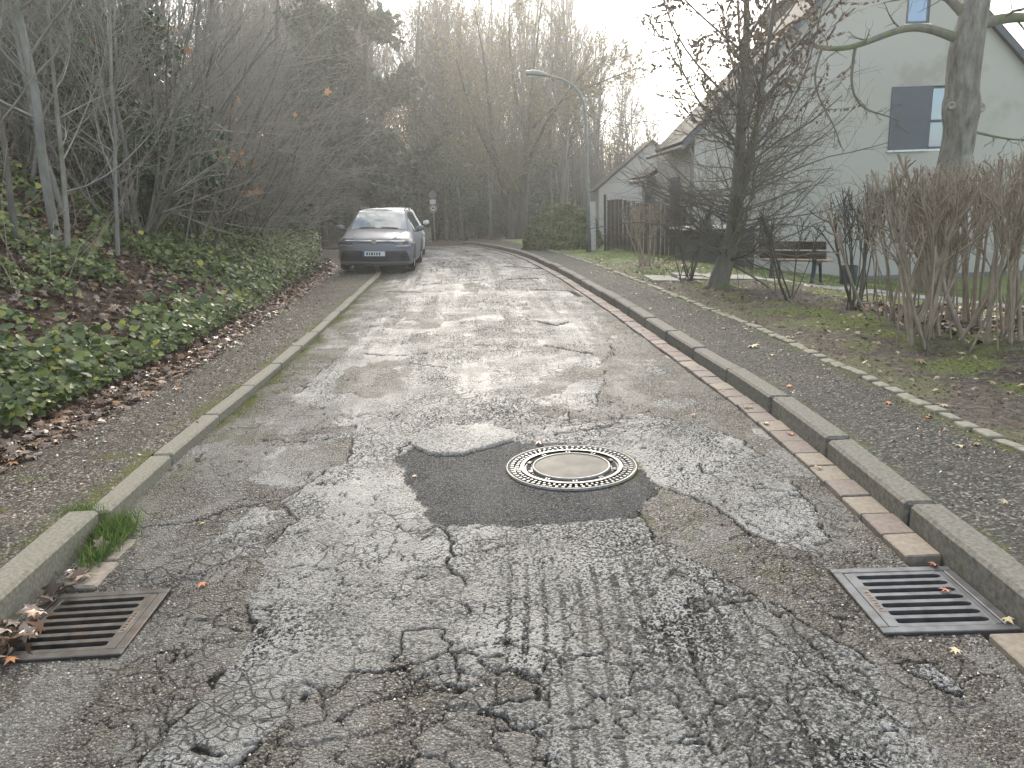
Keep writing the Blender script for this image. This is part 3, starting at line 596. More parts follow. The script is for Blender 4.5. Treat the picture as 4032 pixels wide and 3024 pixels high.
rf = MB(); rf.prism([(4.72, 2.86), (9.95, 7.97), (9.95, 8.17), (4.62, 2.95)], Y1 - .16, 24.6, 'y'); rf.prism([(9.952, 7.97), (15.2, 2.86), (15.28, 2.95), (9.952, 8.17)], Y1 - .16, 32, 'y')
ro_ = rf.obj('roof', M['roof'], H1)
vb = MB(); vb.prism([(4.72, 2.80), (9.95, 7.93), (9.95, 8.10), (4.66, 2.92)], Y1 - .19, Y1 - .163, 'y'); vb.prism([(9.952, 7.93), (15.2, 2.80), (15.26, 2.92), (9.952, 8.10)], Y1 - .19, Y1 - .163, 'y'); vb.obj('verge_board', M['frame'], ro_)
window(H1, 11.12, 11.95, Y1 + .06, 2.55, 4.12, (3.25,)); window(H1, 10.3, 10.9, Y1 + .03, 5.62, 6.42, (), True); window(H1, 10.5, 12.0, Y1 + .03, .14, 1.3, (), True)
MB().box(10.08, 11.115, Y1 - .035, Y1 + .02, 2.553, 4.118).obj('shutter', M['shutter'], H1, False, .006)
MB().box(10.04, 11.08, Y1 - .07, Y1 + .01, 2.5, 2.546).obj('shutter_sill', M['sill'], H1)
MB().tube([(4.93, 20.96, -1.2), (4.93, 20.96, 2.6), (4.83, 20.9, 2.78)], .045, 8).obj('downpipe', M['zinc'], H1)
MB().tube([(4.68, 20.85, 2.82), (4.68, 26.1, 2.82)], .06, 8).obj('gutter_pipe', M['zinc'], H1)
# side extension with a lower eave further back
H2 = empty('house_annex', (0, 0, 0), 0, 'low cream annex with drooping downpipe between the gable houses', 'annex')
w = MB(); w.add([(5.0, 26.2, zb_), (5.0, 29.0, zb_), (5.0, 29.0, 2.25), (5.0, 26.2, 2.25)], [(0, 3, 2, 1)]); w.add([(5.0, 26.15, zb_), (9, 26.15, zb_), (9, 26.15, 4.6), (5.0, 26.15, 2.25)], [(0, 1, 2, 3)]); w.obj('wall', M['render'], H2)
MB().prism([(4.7, 2.14), (9, 4.62), (9, 4.78), (4.64, 2.26)], 26.12, 29.2, 'y').obj('roof', M['roof'], H2)
MB().tube([(4.62, 26.0, 2.1), (4.62, 29.2, 2.1)], .07, 8).obj('gutter_pipe', M['zinc'], H2)
MB().tube([(4.62, 26.2, 2.05), (4.62, 26.2, 1.8), (4.92, 26.2, 1.5), (4.94, 26.2, -1)], .05, 8).obj('downpipe', M['zinc'], H2)
f = MB(); f.box(4.975, 5.0, 26.9, 28.2, .3, 1.75); wf = f.obj('window', M['frame'], H2); MB().box(4.965, 4.974, 27.0, 28.1, .4, 1.65).obj('pane', M['glass'], wf)
# window in the long side wall of the near house
f = MB(); f.box(4.972, 4.998, 22.6, 23.9, .3, 2.1); wf = f.obj('window', M['frame'], H1); MB().box(4.962, 4.971, 22.7, 23.8, .4, 2.0).obj('pane', M['glass'], wf)
# distant gable
H3 = empty('house', (0, 0, 0), 0, 'small distant gable house with one tiny attic window beyond the fence', 'house')
w = MB(); zb_ = -2
gable_wall(w, [(5.9, 2.25), (9.25, 4.85), (12.6, 2.25)], [(9.12, 9.42, 3.05, 3.62)], 50, 50.12); w.add([(5.9, 50, zb_), (5.9, 60, zb_), (5.9, 60, 2.25), (5.9, 50, 2.25)], [(0, 3, 2, 1)]); w.obj('wall', M['render'], H3)
rf = MB(); rf.prism([(5.65, 2.0), (9.25, 4.87), (9.25, 5.07), (5.55, 2.08)], 49.8, 53, 'y'); rf.prism([(9.252, 4.87), (12.9, 2.0), (12.98, 2.08), (9.252, 5.07)], 49.8, 53, 'y'); rf.obj('roof', M['roof'], H3)
window(H3, 9.12, 9.42, 50.02, 3.05, 3.62, (), True, .05)

# ------------------------------------------------------------------ fence
M['board'] = pmat("fence_board", (.05, .034, .027), (.085, .06, .048), 10, .8, 60, .4, .005, stretch=(1, 1, .2))
M['wire'] = pmat("fence_wire", (.02, .026, .022), (.035, .04, .035), 5, .5)
M['pale'] = pmat("pale_post", (.4, .4, .37), (.5, .5, .47), 6, .8)
FN = empty('fence', (0, 0, 0), 0, 'brown board fence behind green wire mesh panels beyond the pruned shrubs', 'fence')
fy = lambda x: 22.6 - (x - 2.8) * .35
bmsh = MB().box(-.05, .05, -.01, .01, 0, 1.42).mesh('board', M['board'], False, .003)
x = 2.95
while x < 6.4:
    o = link('board', bmsh, FN); o.location = (x, fy(x) + .06, float(z_verge(x, fy(x))) - .02 + rr.uniform(-.015, .015)); o.rotation_euler = (0, rr.uniform(-.01, .01), -.335); x += .112
for i, x in enumerate((2.84, 4.7, 6.5)):
    z = float(z_verge(x, fy(x))); MB().box(x - .035, x + .035, fy(x) - .03, fy(x) + .03, z - .1, z + 1.6).obj('post', M['wire'], FN, False, .004)
wb = MB()
for k in range(8):
    wb.tube([(2.86, fy(2.86) - .03, .12 + k * .2), (5.2, fy(5.2) - .03, -.02 + k * .2), (6.5, fy(6.5) - .03, -.2 + k * .2)], .006, 4, False)
x = 2.9
while x < 6.5:
    z = float(z_verge(x, fy(x))); wb.tube([(x, fy(x) - .035, z + .04), (x, fy(x) - .035, z + 1.52)], .004, 3, False); x += .10
o = wb.obj('wire_mesh', M['wire'], FN)
SH = empty('garden_shed', (0, 0, 0), 0, 'dark low garden shed with white edged roof behind the fence and tree', 'shed')
MB().box(4.4, 6.1, 19.2, 20.4, -.9, .75).obj('wall', pmat("dark_boards", (.035, .04, .035), (.06, .065, .055), 6, .8, stretch=(6, 6, .3)), SH)
MB().box(4.25, 6.2, 19.05, 20.5, .752, .80).obj('roof', M['white'], SH)
MB().box(2.45, 2.62, 23.0, 23.17, -.1, 1.5).obj('gate_post', M['pale'], None); tag(bpy.data.objects['gate_post'], 'pale concrete gate post behind the near lamp post', 'gate post')

# ------------------------------------------------------------------ street lamps
M['lampgreen'] = pmat("lamp_paint", (.15, .165, .15), (.21, .225, .205), 6, .55)
M['lampglass'] = pmat("lamp_lens", (.35, .36, .34), (.45, .46, .44), 6, .25)
def lamp(loc, s, label, rz=0):
    L = empty('street_lamp', loc, rz, label, 'street lamp', 'curved green street lamps along the road')
    MB().tube([(0, 0, -.2), (0, 0, .55 * s)], .075 * s, 12).obj('base', M['wire'], L, True)
    MB().tube([(0, 0, .55 * s), (-.02 * s, 0, 1.9 * s), (-.03 * s, 0, 3.2 * s), (-.04 * s, 0, 3.6 * s), (-.08 * s, 0, 3.95 * s), (-.2 * s, 0, 4.25 * s), (-.4 * s, 0, 4.47 * s), (-.68 * s, 0, 4.61 * s), (-1.05 * s, 0, 4.70 * s)], [.06 * s, .052 * s, .046 * s, .044 * s, .042 * s, .038 * s, .034 * s, .030 * s, .028 * s], 12).obj('pole', M['lampgreen'], L, True)
    hd = MB(); n = 9
    vs = []; fs = []
    for i in range(n):
        t = i / (n - 1); x = -1.0 * s - t * .62 * s; w = (.045 + .14 * math.sin(min(1, t * 1.25 + .05) * math.pi * .62) * (1 if t < .85 else .75)) * s; z = 4.70 * s + .075 * s * t
        for j in range(10):
            a = 2 * math.pi * j / 10; vs.append((x, math.cos(a) * w, z + (math.sin(a) * (.075 if math.sin(a) > 0 else .035)) * s * (w / (.12 * s))))
    fs = [(i * 10 + j, i * 10 + (j + 1) % 10, (i + 1) * 10 + (j + 1) % 10, (i + 1) * 10 + j) for i in range(n - 1) for j in range(10)] + [tuple(range(10))[::-1], tuple(range((n - 1) * 10, n * 10))]
    hd.add(vs, fs); hd.obj('lamp_head', M['lampgreen'], L, True)
    MB().prism([(-1.2 * s, -.075 * s), (-1.56 * s, -.085 * s), (-1.6 * s, 0), (-1.56 * s, .085 * s), (-1.2 * s, .075 * s)], 4.675 * s, 4.71 * s).obj('lens', M['lampglass'], L)
    return L
lamp((2.28, 21.8, .1), 1.0, 'tall green street lamp standing on the grass verge nearest the fence')
lamp((-.86, 44.0, float(far(44)) - .0), .87, 'smaller distant street lamp curving out before the wood')

# ------------------------------------------------------------------ traffic sign
M['galv'] = pmat("galvanised", (.25, .25, .25), (.35, .35, .34), 9, .45, metal=.5)
M['signw'] = pmat("sign_white", (.62, .62, .58), (.72, .72, .68), 4, .5)
M['signr'] = pmat("sign_red", (.30, .09, .07), (.36, .12, .09), 4, .5)
M['signg'] = pmat("sign_back", (.22, .22, .19), (.28, .28, .24), 6, .6)
M['signk'] = pmat("sign_black", (.02, .02, .02), (.03, .03, .03), 4, .5)
SG = empty('traffic_sign', (-3.68, 40, float(far(40))), 0, 'round red ringed no riding sign under a white plate at the road bend', 'traffic sign')
MB().tube([(0, 0, -.3), (0, 0, 2.62)], .03, 8).obj('post', M['galv'], SG, True)
def disc(name, r, y0, y1, z, mat, par, r0=0):
    n = 28; mb = MB(); c = [(math.cos(2 * math.pi * i / n), math.sin(2 * math.pi * i / n)) for i in range(n)]
    if r0 == 0: mb.prism([(r * a, z + r * b_) for a, b_ in c], y0, y1, 'y')
    else:
        vs = [(q * a, y, z + q * b_) for y in (y0, y1) for q in (r, r0) for a, b_ in c]
        mb.add(vs, [f for i in range(n) for j in [(i + 1) % n] for f in ((i, j, n + j, n + i), (2 * n + i, 3 * n + i, 3 * n + j, 2 * n + j), (i, 2 * n + i, 2 * n + j, j), (n + i, n + j, 3 * n + j, 3 * n + i))])
    return mb.obj(name, mat, par)
zc = 1.74
p = disc('sign_face', .20, -.06, -.045, zc, M['signw'], SG); disc('red_ring', .185, -.066, -.061, zc, M['signr'], p, .135)
rider = MB(); hz = [(-.095, .035), (-.075, .055), (-.055, .03), (-.02, .02), (-.01, .075), (.01, .085), (.015, .06), (.02, .02), (.06, .015), (.095, -.01), (.065, -.005), (.075, -.06), (.05, -.02), (-.02, -.025), (-.05, -.065), (-.045, -.015), (-.07, .01)]
rider.prism([(a, zc + b_) for a, b_ in hz], -.067, -.061, 'y'); rider.obj('horse_rider_symbol', M['signk'], p)
MB().box(-.15, .15, -.058, -.046, zc + .215, zc + .44).obj('plate', M['signw'], SG)
disc('round_disc', .20, -.058, -.046, zc + .66, M['signg'], SG)

# ------------------------------------------------------------------ bench
M['wood'] = pmat("bench_wood", (.035, .022, .017), (.07, .042, .03), 6, .55, 40, .3, .004, stretch=(.3, 4, 4))
M['woodred'] = pmat("bench_seat_wood", (.26, .16, .12), (.36, .25, .19), 6, .45, 40, .3, .004, stretch=(.3, 4, 4))
M['bleg'] = pmat("bench_iron", (.025, .04, .045), (.045, .06, .065), 6, .45)
BN = empty('park_bench', (5.75, 14.9, float(z_verge(5.75, 14.9)) + .0), R_(-38), 'brown slatted park bench on dark curved legs seen from behind the shrubs', 'bench')
# built with its back towards -Y
for i, x in enumerate((-.62, .18)):
    lg = MB()
    prof = [(-.26, 0), (-.20, 0), (-.10, .22), (-.06, .34), (.06, .39), (.30, .39), (.30, .43), (-.05, .43), (-.17, .82), (-.225, .81), (-.13, .40), (-.16, .22)]
    lg.prism(prof, x - .035, x + .035, 'x'); o = lg.obj('rear_leg', M['bleg'], BN, False, .005)
    MB().prism([(.34, 0), (.40, 0), (.33, .22), (.30, .389), (.18, .389), (.26, .30), (.30, .15)], x - .025, x + .025, 'x').obj('front_leg', M['bleg'], BN, False, .005)
for y0, z0 in ((-.26, .68), (-.21, .50)):
    MB().prism([(y0, z0), (y0 + .035, z0 - .005), (y0 + .015, z0 + .145), (y0 - .02, z0 + .15)], -.85, .42, 'x').obj('back_slat', M['wood'], BN, False, .006)
for k in range(4):
    MB().box(-.85, .42, -.06 + k * .10, .025 + k * .10, .431, .465).obj('seat_slat', M['woodred'], BN, False, .006)
PB = MB(); PB.lathe([(.16, 0), (.17, .02), (.175, .3), (.19, .5), (.18, .52)], 14)
TT = PB.obj('waste_bin', M['bleg'], None, True); TT.location = (7.15, 16.2, float(z_verge(7.15, 16.2)) - .02); TT.scale = (1., 1., .8); tag(TT, 'low dark blue-grey tub on the lawn at the end of the bench', 'tub')

# ------------------------------------------------------------------ cars
def carpaint(name, c, ro=.3, me_=.3):
    m, nt, b, v = newmat(name); b.inputs['Base Color'].default_value = (*c, 1); b.inputs['Metallic'].default_value = me_; b.inputs['Roughness'].default_value = ro
    b.inputs['Coat Weight'].default_value = .08; b.inputs['Specular IOR Level'].default_value = .22; b.inputs['Coat Roughness'].default_value = .12
    bump(nt, b, noise(nt, v, 300, 2), .02, .001); return m
M['tyre'] = pmat("tyre", (.012, .012, .012), (.02, .02, .02), 30, .85)
M['rim'] = pmat("alloy", (.35, .35, .36), (.45, .45, .46), 10, .3, metal=.8)
M['plast'] = pmat("black_plastic", (.018, .018, .02), (.03, .03, .032), 20, .55)
M['chrome'] = pmat("chrome", (.75, .76, .78), (.85, .86, .88), 5, .12, metal=1)
gm2, nt, b, v = newmat("car_glass"); b.inputs['Base Color'].default_value = (.07, .10, .095, 1); b.inputs['Roughness'].default_value = .06; b.inputs['IOR'].default_value = 2.6; M['carglass'] = gm2
gm3, nt, b, v = newmat("headlight_glass"); b.inputs['Base Color'].default_value = (.07, .08, .09, 1); b.inputs['Roughness'].default_value = .12; b.inputs['IOR'].default_value = 1.8; M['hlglass'] = gm3
M['euroblue'] = pmat("plate_blue", (.02, .06, .25), (.02, .07, .3), 4, .5)
M['plate'] = pmat("plate_white", (.6, .62, .62), (.68, .7, .7), 4, .4)
SP = [  # y, z, half width, drop at edge, sweep at edge
    (.12, .17, .80, 0, .30), (.03, .21, .86, 0, .30), (.00, .34, .885, 0, .31), (.00, .50, .89, .0, .31), (.035, .63, .885, .0, .32), (.07, .70, .875, .0, .34), (.14, .765, .86, .01, .40), (.34, .83, .83, .035, .30),
    (.75, .905, .80, .05, .14), (1.08, .965, .765, .05, .03), (1.14, .985, .745, .035, .06), (1.45, 1.195, .685, .03, .05), (1.80, 1.395, .62, .03, .03), (1.92, 1.435, .60, .025, .0), (2.4, 1.475, .60, .03, 0), (3.2, 1.478, .60, .03, 0), (4.05, 1.44, .58, .03, 0),
    (4.18, 1.37, .60, .03, -.02), (4.42, 1.02, .70, .02, -.05), (4.55, .92, .80, .02, -.1), (4.60, .70, .86, 0, -.14), (4.62, .45, .86, 0, -.16), (4.55, .22, .82, 0, -.16)]
def spp(j, s, off=0):
    """point on the top/front shell at (fractional) station j and half-width fraction s"""
    i = int(min(max(math.floor(j), 0), len(SP) - 2)); t = j - i
    y, z, w, d, sw = [a * (1 - t) + b_ * t for a, b_ in zip(SP[i], SP[i + 1])]
    a = abs(s); p = Vector((w * s, y + sw * (.25 * a ** 2 + .75 * a ** 5), z - d * a ** 4 + (.018 * (1 - a * a) if i > 5 else 0)))
    if off:
        ty, tz = SP[i + 1][0] - SP[i][0], SP[i + 1][1] - SP[i][1]; L = math.hypot(ty, tz); n = Vector((s * .35 * (a ** 3), -tz / L, ty / L)); p += n.normalized() * off
    return p
SS = [-1, -.93, -.8, -.6, -.3, 0, .3, .6, .8, .93, 1]
def patch(name, j0, j1, s0f, s1f, mat, par, off=.004, nj=6, ns=10):
    """skin panel; s0f, s1f give the half-width fraction limits as functions of t 0..1 along j"""
    vs = []; 
    for a in range(nj + 1):
        t = a / nj; j = j0 + (j1 - j0) * t; s0, s1 = s0f(t), s1f(t)
        for k in range(ns + 1): vs.append(spp(j, s0 + (s1 - s0) * k / ns, off))
    W_ = ns + 1; fs = [(a * W_ + k, a * W_ + k + 1, (a + 1) * W_ + k + 1, (a + 1) * W_ + k) for a in range(nj) for k in range(ns)]
    return MB().add(vs, fs).obj(name, mat, par, True)
def car(loc, rot, label, paint, roofpaint=None, group='cars parked half on the left kerb'):
    C = empty('parked_car', loc, 0, label, 'car', group); C.rotation_euler = rot
    nj = len(SP); mb = MB(); vs = [spp(j, s) for j in range(nj) for s in SS]; W_ = len(SS)
    fs = [(j * W_ + k, j * W_ + k + 1, (j + 1) * W_ + k + 1, (j + 1) * W_ + k) for j in range(nj - 1) for k in range(W_ - 1)]
    mb.add(vs, fs)
    # sides: from the edge of the shell down to the sill
    for sg in (-1, 1):
        cols = list(range(6, 21)); rows = []
        for j in cols:
            e = spp(j, sg); y = e.y
            belt = .94 + .02 * (j - 9) / 10
            if 10 <= j <= 18: r = [e, Vector((sg * (.60 + .22 * (1.42 - max(.98, (e.z + .96) / 2)) / .45), y, (e.z + .96) / 2)), Vector((sg * .835, y, .93)), Vector((sg * .888, y, .78)), Vector((sg * .90, y, .55)), Vector((sg * .885, y, .35)), Vector((sg * .87, y, .2))]
            else:
                zt = e.z; r = [e] + [Vector((sg * w_, y, zt + (.2 - zt) * q)) for w_, q in ((.862, .08), (.88, .2), (.895, .36), (.90, .58), (.89, .8), (.87, 1))]
            if j == 6: r = [e, spp(5.5, sg), spp(5, sg), spp(4, sg), spp(3, sg), spp(2, sg), spp(1, sg)]
            if j == 20: r = [e, spp(20.3, sg), spp(20.6, sg), spp(21, sg), spp(21.3, sg), spp(21.7, sg), spp(22, sg)]
            rows.append(r)
        v2 = [p for r in rows for p in r]; k = 7
        f2 = [(a * k + c, a * k + c + 1, (a + 1) * k + c + 1, (a + 1) * k + c) if sg > 0 else (a * k + c, (a + 1) * k + c, (a + 1) * k + c + 1, a * k + c + 1) for a in range(len(cols) - 1) for c in range(k - 1)]
        mb.add(v2, f2)
        # side glass
        gls = []; 
        for j in (10.6, 11, 12, 13, 14, 15, 16, 17):
            e = spp(j, sg); y = e.y + (.12 if j < 11 else 0); zt = e.z - .05; xt = e.x + sg * .012; xb = sg * .842
            gls += [Vector((xt + (xb - xt) * .10, y, zt)), Vector(((xt + xb) / 2 + sg * .015, y, (zt + .96) / 2)), Vector((xb, y + .0, .955))]
        n = len(gls) // 3
        g = MB().add(gls, [(a * 3 + c, a * 3 + c + 1, (a + 1) * 3 + c + 1, (a + 1) * 3 + c) for a in range(n - 1) for c in range(2)]).obj('side_window', M['carglass'], C, True)
        # mirror
        m_ = MB(); vs = []; 
        for i in range(7):
            t = i / 6; x = sg * (.90 + .20 * t); r = .085 * math.sin(math.pi * (.12 + .76 * t)) ** .5
            for q in range(10):
                a = 2 * math.pi * q / 10; vs.append((x, 1.42 + math.cos(a) * r * .8, 1.0 + .02 * t + math.sin(a) * r * .85))
        m_.add(vs, [(i * 10 + q, i * 10 + (q + 1) % 10, (i + 1) * 10 + (q + 1) % 10, (i + 1) * 10 + q) for i in range(6) for q in range(10)] + [tuple(range(10)), tuple(range(60, 70))[::-1]])
        mo_ = m_.obj('wing_mirror', paint, C, True)
        MB().box(min(sg * .84, sg * .96), max(sg * .84, sg * .96), 1.40, 1.47, .925, .955).obj('mirror_arm', M['plast'], mo_, False, .008)
        MB().tube([spp(13.2, sg * .93, .0) + Vector((0, 0, .0)), spp(13.5, sg * .93, .035), spp(14, sg * .93, .042), spp(15, sg * .93, .042), spp(15.7, sg * .93, .035), spp(16, sg * .93, .0)], .014, 6).obj('roof_rail', M['plast'], C, True)
        for yw, nm in ((.86, 'wheel'), (3.52, 'wheel')):
            w_ = MB(); pr = [(.0, .0), (.2, .0), (.2, .01), (.30, .015), (.318, .035), (.318, .19), (.30, .21), (.0, .21)]
            k = 28; vv = [(sg * (.905 - b_), yw + a * math.cos(2 * math.pi * q / k), .318 + a * math.sin(2 * math.pi * q / k)) for a, b_ in pr[3:7] for q in range(k)]
            w_.add(vv, [(i * k + q, i * k + (q + 1) % k, (i + 1) * k + (q + 1) % k, (i + 1) * k + q) for i in range(3) for q in range(k)])
            wo_ = w_.obj('wheel', M['tyre'], C, True)
            r_ = MB(); r_.prism([(yw + .205 * math.cos(2 * math.pi * q / 20), .318 + .205 * math.sin(2 * math.pi * q / 20)) for q in range(20)], min(sg * .885, sg * .80), max(sg * .885, sg * .80), 'x'); r_.obj('rim', M['rim'], wo_)
            MB().prism([(yw + .37 * math.cos(math.pi * q / 12), .318 + .37 * math.sin(math.pi * q / 12)) for q in range(13)], min(sg * .70, sg * .903), max(sg * .70, sg * .903), 'x').obj('wheel_arch', M['plast'], C)
    body = mb.obj('body', paint, C, True)
    import bmesh
    bb = bmesh.new(); bb.from_mesh(body.data); bmesh.ops.remove_doubles(bb, verts=bb.verts, dist=.004); bmesh.ops.recalc_face_normals(bb, faces=bb.faces); bb.to_mesh(body.data); bb.free()
    body.data.polygons.foreach_set('use_smooth', [True] * len(body.data.polygons))
    sb = body.modifiers.new('s', 'SUBSURF'); sb.levels = 1; sb.render_levels = 2
    MB().box(-.80, .80, .30, 4.45, .16, .30).obj('underbody', M['plast'], C)
    ws = patch('windscreen', 10.02, 12.85, lambda t: -.925, lambda t: .925, M['carglass'], C, .012, 10, 12)
    for sg in (-1, 1): patch('wiper', 9.86, 10.1, lambda t: sg * .1 - .02, lambda t: sg * .62, M['plast'], C, .02, 1, 6)
    patch('camera_housing', 12.3, 12.9, lambda t: -.20 + .1 * (1 - t), lambda t: .20 - .1 * (1 - t), M['plast'], C, .018, 2, 4)
    # front
    patch('lower_grille', 1.35, 3.15, lambda t: -.93 + .10 * t ** 2, lambda t: .93 - .10 * t ** 2, M['plast'], C, .006, 8, 16)
    patch('bumper_strip', 1.25, 1.5, lambda t: -.95, lambda t: .95, paint, C, .022, 2, 16)
    for q in (1.85, 2.25, 2.65):
        for sg in (-1, 1): patch('grille_blade', q, q + .10, lambda t: sg * .45 if sg > 0 else -.88, lambda t: .88 if sg > 0 else -.45, M['tyre'], C, .016, 1, 8)
    patch('slim_grille', 5.05, 5.5, lambda t: -.62, lambda t: .62, M['plast'], C, .022, 3, 12)
    patch('chrome_strip', 5.32, 5.50, lambda t: -.80, lambda t: .80, M['chrome'], C, .030, 1, 16)
    for sg in (-1, 1):
        lo, hi = (.52, .985)
        h = patch('headlight', 3.75, 6.15, (lambda t: -.995) if sg < 0 else (lambda t: .56 + .30 * max(0, .45 - t)), (lambda t: -.56 - .30 * max(0, .45 - t)) if sg < 0 else (lambda t: .995), M['hlglass'], C, .024, 6, 8)
        patch('light_signature', 3.85, 4.1, (lambda t: -.96) if sg < 0 else (lambda t: .58), (lambda t: -.58) if sg < 0 else (lambda t: .96), M['galv'], h, .033, 1, 8)
        patch('lens_unit', 4.5, 5.4, (lambda t: -.90) if sg < 0 else (lambda t: .76), (lambda t: -.76) if sg < 0 else (lambda t: .90), M['plast'], h, .030, 2, 4)
    e = MB(); e.prism([(.06 * math.cos(2 * math.pi * q / 20), .725 + .06 * math.sin(2 * math.pi * q / 20)) for q in range(20)], .028, .05, 'y'); e.obj('emblem', M['chrome'], C)
    pl = MB().box(-.26, .26, -.028, -.018, .40, .51).obj('number_plate', M['plate'], C, False, .002)
    MB().box(-.258, -.215, -.031, -.0285, .403, .507).obj('blue_band', M['euroblue'], pl)
    x = -.18
    for wd in (.04, .03, .045, .03, .035, .04):
        MB().box(x, x + wd, -.031, -.0285, .42, .49).obj('dark_character', M['signk'], pl); x += wd + .022
    MB().box(-.265, .265, -.016, .0, .39, .52).obj('plate_holder', M['plast'], C)
    # bonnet creases as shallow raised ridges
    for sg in (-1, 1):
        MB().tube([spp(6.15, sg * .50, .001), spp(7, sg * .60, .002), spp(8, sg * .68, .002), spp(9, sg * .76, .001)], .007, 6).obj('bonnet_crease', paint, C, True)
    return C
P1 = carpaint("grey_paint", (.15, .155, .175), .5, .05); P2 = carpaint("white_paint", (.62, .62, .6), .3, 0)
car((-3.16, 18.35, .035), (0, R_(2.4), R_(2.5)), 'grey estate car facing the camera with two wheels up on the left kerb', P1)
car((-3.42, 24.2, .03), (0, R_(1.5), R_(9)), 'white-roofed car mostly hidden behind the grey estate car', P2)

# ------------------------------------------------------------------ growing things
def norm(a): return a / np.maximum(np.linalg.norm(a, axis=-1, keepdims=True), 1e-9)
def tubes(P, R, sides):
    """P (K,n,3), R (K,n) -> vertices, quads"""
    K, n, _ = P.shape
    T = np.empty_like(P); T[:, 1:-1] = P[:, 2:] - P[:, :-2]; T[:, 0] = P[:, 1] - P[:, 0]; T[:, -1] = P[:, -1] - P[:, -2]; T = norm(T)
    up = np.where(np.abs(T[:, :1, 2:3]) < .8, np.array([0, 0, 1.]), np.array([1., 0, 0])); A = norm(np.cross(T, np.broadcast_to(up, T.shape))); B = np.cross(A, T)
    w = 2 * np.pi * np.arange(sides) / sides
    V = P[:, :, None] + (A[:, :, None] * np.cos(w)[:, None] + B[:, :, None] * np.sin(w)[:, None]) * R[:, :, None, None]
    idx = np.arange(K * n * sides).reshape(K, n, sides); nx = np.roll(idx, -1, 2)
    F = np.stack([idx[:, :-1], nx[:, :-1], nx[:, 1:], idx[:, 1:]], -1).reshape(-1, 4)
    return V.reshape(-1, 3), F
def extend(g, P0, D, L, n, wig, trop, end=None):
    """walk K branches of length L from P0 along D"""
    K = len(P0); P = np.empty((K, n, 3)); P[:, 0] = P0; d = norm(D); st = (L / (n - 1))[:, None]
    tr = np.asarray(trop, float)
    for i in range(1, n):
        d = norm(d + g.normal(0, wig, (K, 3)) + tr); P[:, i] = P[:, i - 1] + d * st
    return P
def children(g, P, R, m, t0, t1, ang, angsd, lf, rf, n, wig, trop, rmin=.003, sides=3, shape=.5, end=.35, side=None, lmax=None):
    K, n0, _ = P.shape; L = np.linalg.norm(np.diff(P, axis=1), axis=2).sum(1)
    t = t0 + (t1 - t0) * (np.arange(m)[None] + g.random((K, m))) / m
    f = t * (n0 - 1); i = np.clip(f.astype(int), 0, n0 - 2); fr = (f - i)[..., None]; kk = np.arange(K)[:, None]
    a, b = P[kk, i], P[kk, i + 1]; p = a * (1 - fr) + b * fr; tan = norm(b - a); r = R[kk, i] * (1 - fr[..., 0]) + R[kk, i + 1] * fr[..., 0]
    rv = g.normal(0, 1, tan.shape)
    if side is not None: rv = rv + np.asarray(side, float)
    pr = norm(rv - (rv * tan).sum(-1, keepdims=True) * tan)
    an = np.clip(g.normal(ang, angsd, t.shape), .12, 2.0)[..., None]
    d = tan * np.cos(an) + pr * np.sin(an)
    l = L[:, None] * lf * (1 - shape * (t - t0) / max(t1 - t0, .01)) * g.uniform(.6, 1.25, t.shape)
    if lmax: l = np.minimum(l, lmax)
    l = l.ravel(); p = p.reshape(-1, 3); d = d.reshape(-1, 3); r0 = np.maximum(r.ravel() * rf, rmin)
    C = extend(g, p, d, l, n, wig, trop); RR = r0[:, None] * np.linspace(1, end, n)[None]; return C, np.maximum(RR, rmin * .6)
def leaves(g, pts, size, tmpl, tilt=.6, face=None):
    """scatter a leaf template; returns verts, faces, rnd"""
    tv, tf = tmpl; K = len(pts); nrm = norm(g.normal(0, tilt, (K, 3)) + (np.array([0, 0, 1.]) if face is None else face))
    a = norm(np.cross(nrm, g.normal(0, 1, (K, 3)))); b = np.cross(nrm, a); s = (size * g.uniform(.6, 1.35, K))[:, None, None]
    V = pts[:, None] + (a[:, None] * tv[None, :, 0:1] + b[:, None] * tv[None, :, 1:2] + nrm[:, None] * tv[None, :, 2:3]) * s
    F = (tf[None] + (np.arange(K) * len(tv))[:, None, None]).reshape(-1, tf.shape[1])
    return V.reshape(-1, 3), F, np.repeat(g.random(K), len(tv))
IVY = (np.array([(0, -.5, 0), (.42, -.25, .10), (.5, .1, .12), (.0, .6, -.05), (-.5, .1, .12), (-.42, -.25, .10), (0, 0, -.02)]), np.array([(0, 1, 6), (1, 2, 6), (2, 3, 6), (3, 4, 6), (4, 5, 6), (5, 0, 6)]))
QUAD = (np.array([(0, -.55, 0), (.3, 0, .08), (0, .55, 0), (-.3, 0, .08)]), np.array([(0, 1, 2), (0, 2, 3)]))
_ml = [(0, -.5), (.12, -.2), (.45, -.3), (.28, -.02), (.55, .2), (.2, .2), (0, .6), (-.2, .2), (-.55, .2), (-.28, -.02), (-.45, -.3), (-.12, -.2)]
MAPLE = (np.array([(x, y, .18 * (x * x + y * y) ** .5 * (1 if i % 2 else -1)) for i, (x, y) in enumerate(_ml)] + [(0, 0, .03)]), np.array([(i, (i + 1) % 12, 12) for i in range(12)]))
BLADE = (np.array([(-.04, 0, 0), (.04, 0, 0), (.0, .25, 1.0)]), np.array([(0, 1, 2)]))
